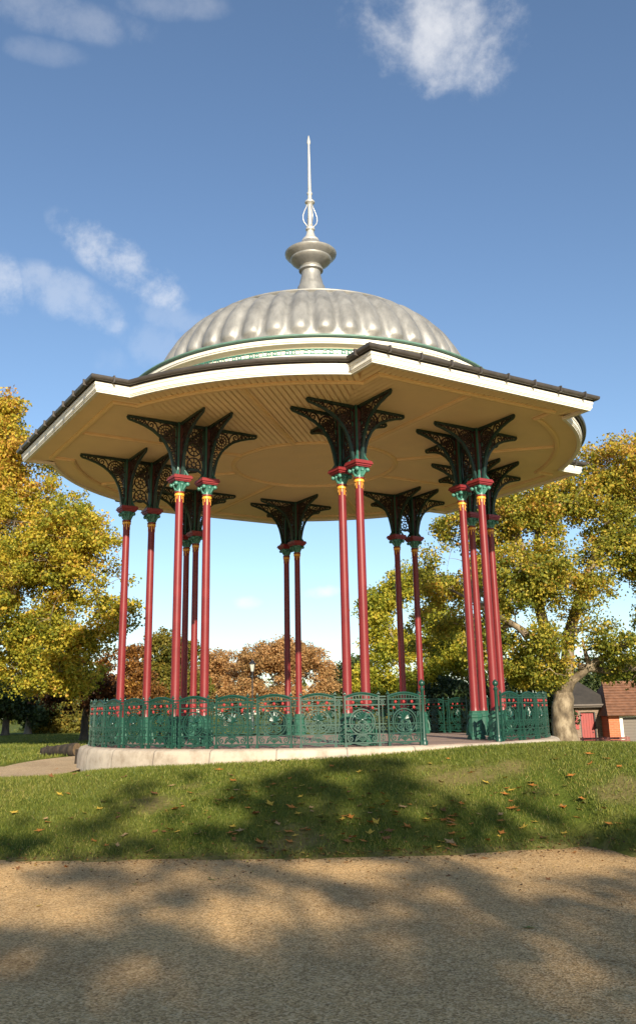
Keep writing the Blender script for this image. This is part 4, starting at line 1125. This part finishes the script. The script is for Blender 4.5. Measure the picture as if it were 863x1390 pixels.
def litter():
    g = np.random.default_rng(8); cs = []
    while len(cs) < 2600:
        x = g.uniform(-6, 6.5)
        if g.random() < .55: y = edge_y(x) + g.normal(.05, .16)
        elif g.random() < .6: y = edge_y(x) + abs(g.normal(0, 1.6))
        else: y = edge_y(x) - abs(g.normal(0, 1.5))
        if math.hypot(x, y) < 5.15 or y < -14.5: continue
        cs.append((x, y, max(lawn_z(x, y) + .012, PATH_Z + .004)))
    me = leaves_mesh('leaf_litter', np.array(cs), np.full(len(cs), .012), 1, .034, LITTER, g, .5, .3, squash=.2, up=1.6)
    tag(link('leaf_litter', me), kind='stuff', label='fine leaf litter along the path edge', cat='litter')
LITTER = leaf_mat('leaf_litter', [(0, (.05, .03, .014)), (.5, (.18, .09, .03)), (.8, (.32, .17, .045)), (1, (.30, .24, .06))], .1)
litter()
for x, y, k_ in ((1.9, -3.9, 'orange'), (3.0, -3.5, 'orange'), (1.05, -4.5, 'orange')): drop_leaf(x, y, .012, k_, 'bandstand floor', .12)

# ------------------------------------------------------------------ sun, and the trees behind the viewer that throw the dappled shade
SUN_AZ, SUN_EL = R(-78), R(22)
S = Vector((math.cos(SUN_AZ) * math.cos(SUN_EL), math.sin(SUN_AZ) * math.cos(SUN_EL), math.sin(SUN_EL)))
def shade_tree():
    g = np.random.default_rng(77); cs, rs = [], []
    def over(px, py, rad, dens=1.0):
        q = ground_hit(px, py)
        if q is None: return
        n = max(1, int(9.5 * dens * (rad / .5) ** 2))
        for _ in range(n):
            a = g.uniform(0, 6.28); r0 = rad * math.sqrt(g.random())
            w = q + Vector((r0 * math.cos(a), r0 * math.sin(a) * 1.6, 0)) + S * g.uniform(27, 33)
            cs.append(tuple(w)); rs.append(g.uniform(.18, .34))
    # shade on the bank
    for px, py, rd in [(300, 1150, .55), (330, 1125, .5), (360, 1095, .5), (350, 1065, .45), (320, 1085, .26), (400, 1135, .6), (410, 1100, .6), (420, 1060, .55), (450, 1040, .4), (470, 1150, .6), (480, 1120, .6), (490, 1080, .6), (510, 1045, .5), (540, 1070, .5), (550, 1110, .6), (560, 1150, .6), (600, 1135, .5), (610, 1095, .4), (650, 1120, .4), (690, 1100, .3), (720, 1085, .25), (745, 1105, .25), (770, 1115, .25), (840, 1145, .4), (855, 1135, .4), (660, 1148, .35), (720, 1140, .3),
                       (150, 1082, .22), (180, 1074, .22), (215, 1064, .22), (245, 1058, .2), (190, 1088, .15), (20, 1150, .45), (70, 1140, .4), (110, 1125, .35), (150, 1110, .25), (40, 1120, .2), (200, 1150, .4), (240, 1160, .35), (130, 1155, .35), (230, 1105, .22), (215, 1090, .18), (240, 1140, .2)]:
        over(px, py, rd)
    # shade on the path with sun flecks left open
    fleck = [(65, 1228, 70, 24), (290, 1225, 34, 18), (298, 1262, 26, 14), (405, 1238, 55, 18), (20, 1205, 40, 14), (120, 1262, 26, 9), (200, 1205, 40, 7), (800, 1170, 80, 16), (700, 1162, 90, 9), (600, 1225, 40, 8), (350, 1195, 40, 6), (780, 1262, 30, 9), (40, 1300, 60, 12), (520, 1290, 40, 9), (650, 1255, 30, 8)]
    for i in range(430):
        px, py = g.uniform(-60, 920), 1176 + 330 * g.random() ** 1.3
        if any(((px - a) / (b_ * 1.25)) ** 2 + ((py - c) / (d_ * 1.35)) ** 2 < 1 for a, c, b_, d_ in fleck): continue
        q = ground_hit(px, py)
        if q is None: continue
        cs.append(tuple(q + S * g.uniform(27, 34))); rs.append(g.uniform(.2, .36))
    return np.array(cs), rs, g
cs, rs, g = shade_tree()
mid = cs.mean(0)
for k, (name, lab, sel) in enumerate((('lime_tree', 'leafy lime tree behind the viewer casting dappled shade on the bank', cs[:, 0] < mid[0]), ('lime_tree', 'second leafy lime tree behind the viewer casting shade over the path', cs[:, 0] >= mid[0]))):
    c = cs[sel]; r = np.array(rs)[sel]; m = c.mean(0); bx, by = m[0], m[1]
    root = empty(name, (bx, by, PATH_Z)); tag(root, lab, 'tree', 'trees behind the viewer')
    me = leaves_mesh('crown', c - np.array([bx, by, PATH_Z]), r, 26, .15, M['leaf_yellow'], g, .45, .2)
    link('crown', me, root)
    tb = MB(); f = Vector((0, 0, 7.0)); tb.tube([(0, 0, -.1), (.05, 0, 1.6), (-.03, .04, 4.2), f], [.24, .19, .16, .14], 12)
    for j in range(0, len(c), max(1, len(c) // 34)):
        q = Vector(c[j]) - Vector((bx, by, PATH_Z)); mdl = f.lerp(q, .5) + Vector((0, 0, .3)); tb.tube([f, mdl, q], [.04, .02, .005], 5)
    tb.build('trunk', M['bark_grey'], root, smooth=True)

sd_ = bpy.data.lights.new('sun', 'SUN'); sd_.energy = 5.0; sd_.angle = R(.53); sd_.color = (1, .89, .70)
so = bpy.data.objects.new('sun', sd_); COL.objects.link(so); so.rotation_euler = S.to_track_quat('Z', 'Y').to_euler(); so.location = (0, -40, 30)

# ------------------------------------------------------------------ sky with a few clouds
w = bpy.data.worlds.new('World'); scene.world = w; w.use_nodes = True
nt = w.node_tree; bg = nt.nodes['Background']
sky = N(nt, 'ShaderNodeTexSky'); sky.sky_type = 'NISHITA'; sky.sun_disc = False
sky.sun_elevation = SUN_EL; sky.sun_rotation = math.atan2(S.x, S.y); sky.air_density = 1.0; sky.dust_density = .3; sky.ozone_density = 2.6; sky.altitude = 0
bg.inputs[1].default_value = .094
tc = N(nt, 'ShaderNodeTexCoord')
def vm(op, a, b=None):
    n = N(nt, 'ShaderNodeVectorMath', operation=op)
    for i, s in enumerate((a, b)):
        if s is None: continue
        if isinstance(s, (tuple, Vector)): n.inputs[i].default_value = tuple(s)
        else: nt.links.new(s, n.inputs[i])
    return n
def mth(op, a, b=None, clamp=False):
    n = N(nt, 'ShaderNodeMath', operation=op); n.use_clamp = clamp
    for i, s in enumerate((a, b)):
        if s is None: continue
        if isinstance(s, (int, float)): n.inputs[i].default_value = s
        else: nt.links.new(s, n.inputs[i])
    return n.outputs[0]
nz = N(nt, 'ShaderNodeTexNoise'); nz.inputs['Scale'].default_value = 12; nz.inputs['Detail'].default_value = 10; nz.inputs['Roughness'].default_value = .58; nz.inputs['Distortion'].default_value = .25
nt.links.new(tc.outputs['Generated'], nz.inputs['Vector'])
nzf = N(nt, 'ShaderNodeTexNoise'); nzf.inputs['Scale'].default_value = 38; nzf.inputs['Detail'].default_value = 10; nzf.inputs['Roughness'].default_value = .68
nt.links.new(tc.outputs['Generated'], nzf.inputs['Vector'])
nn = mth('ADD', mth('MULTIPLY', nz.outputs[0], 1.0), mth('MULTIPLY', nzf.outputs[0], .42))
total = None
# px, py, half-length px, half-height px, tilt deg (down to the right), density
for px, py, hl, hh, tilt, den in [(595, 32, 120, 84, 25, .7), (168, 358, 95, 32, 33, .5), (100, 408, 75, 34, 25, .28), (2, 385, 26, 40, 0, .4), (240, 430, 55, 22, 10, .16), (210, 470, 46, 34, 0, .13), (335, 817, 26, 13, 0, 1.0), (440, 804, 34, 11, -5, .9), (60, 12, 130, 26, 5, .2), (230, 6, 80, 18, 0, .17), (145, 490, 34, 24, 0, .14), (60, 70, 50, 16, 0, .12)]:
    c = ray(px, py).normalized()
    t1 = (rt2 * math.cos(R(tilt)) - up2 * math.sin(R(tilt))); t2 = (rt2 * math.sin(R(tilt)) + up2 * math.cos(R(tilt)))
    dd = vm('SUBTRACT', tc.outputs['Generated'], c).outputs[0]
    a = mth('MULTIPLY', vm('DOT_PRODUCT', dd, t1).outputs['Value'], F_PX / hl); b_ = mth('MULTIPLY', vm('DOT_PRODUCT', dd, t2).outputs['Value'], F_PX / hh)
    e = mth('SUBTRACT', 1.0, mth('ADD', mth('MULTIPLY', a, a), mth('MULTIPLY', b_, b_)))
    e = mth('MAXIMUM', e, -1.0)
    wisp = 100 < py < 480
    m = mth('ADD', mth('MULTIPLY', e, .42 if wisp else .62), mth('MULTIPLY', mth('SUBTRACT', nn, .70 if wisp else .71), 3.0 if wisp else 1.9))
    fr = N(nt, 'ShaderNodeMapRange', interpolation_type='SMOOTHSTEP'); fr.inputs[1].default_value = .05; fr.inputs[2].default_value = 1.0; fr.inputs[4].default_value = den
    nt.links.new(m, fr.inputs[0])
    gate = N(nt, 'ShaderNodeMapRange'); gate.inputs[1].default_value = -.3; gate.inputs[2].default_value = .25; nt.links.new(e, gate.inputs[0])
    val = mth('MULTIPLY', fr.outputs[0], gate.outputs[0])
    total = val if total is None else mth('MAXIMUM', total, val)
mx = N(nt, 'ShaderNodeMix', data_type='RGBA'); mx.inputs[7].default_value = (6.6, 6.5, 6.4, 1)
cl = mth('MULTIPLY', total, .92); nt.links.new(cl, mx.inputs[0]); nt.links.new(sky.outputs[0], mx.inputs[6]); nt.links.new(mx.outputs[2], bg.inputs[0])

# ------------------------------------------------------------------ render settings
vs_ = scene.view_settings; scene.display_settings.display_device = 'sRGB'
vs_.view_transform = 'Standard'; vs_.look = 'None'; vs_.exposure = 0.84; vs_.gamma = 1.0; vs_.use_curve_mapping = False
scene.render.engine = 'CYCLES'
cy = scene.cycles; cy.use_denoising = True; cy.max_bounces = 8; cy.diffuse_bounces = 6; cy.transparent_max_bounces = 8; cy.sample_clamp_indirect = 6
scene.render.resolution_x, scene.render.resolution_y = 635, 1024
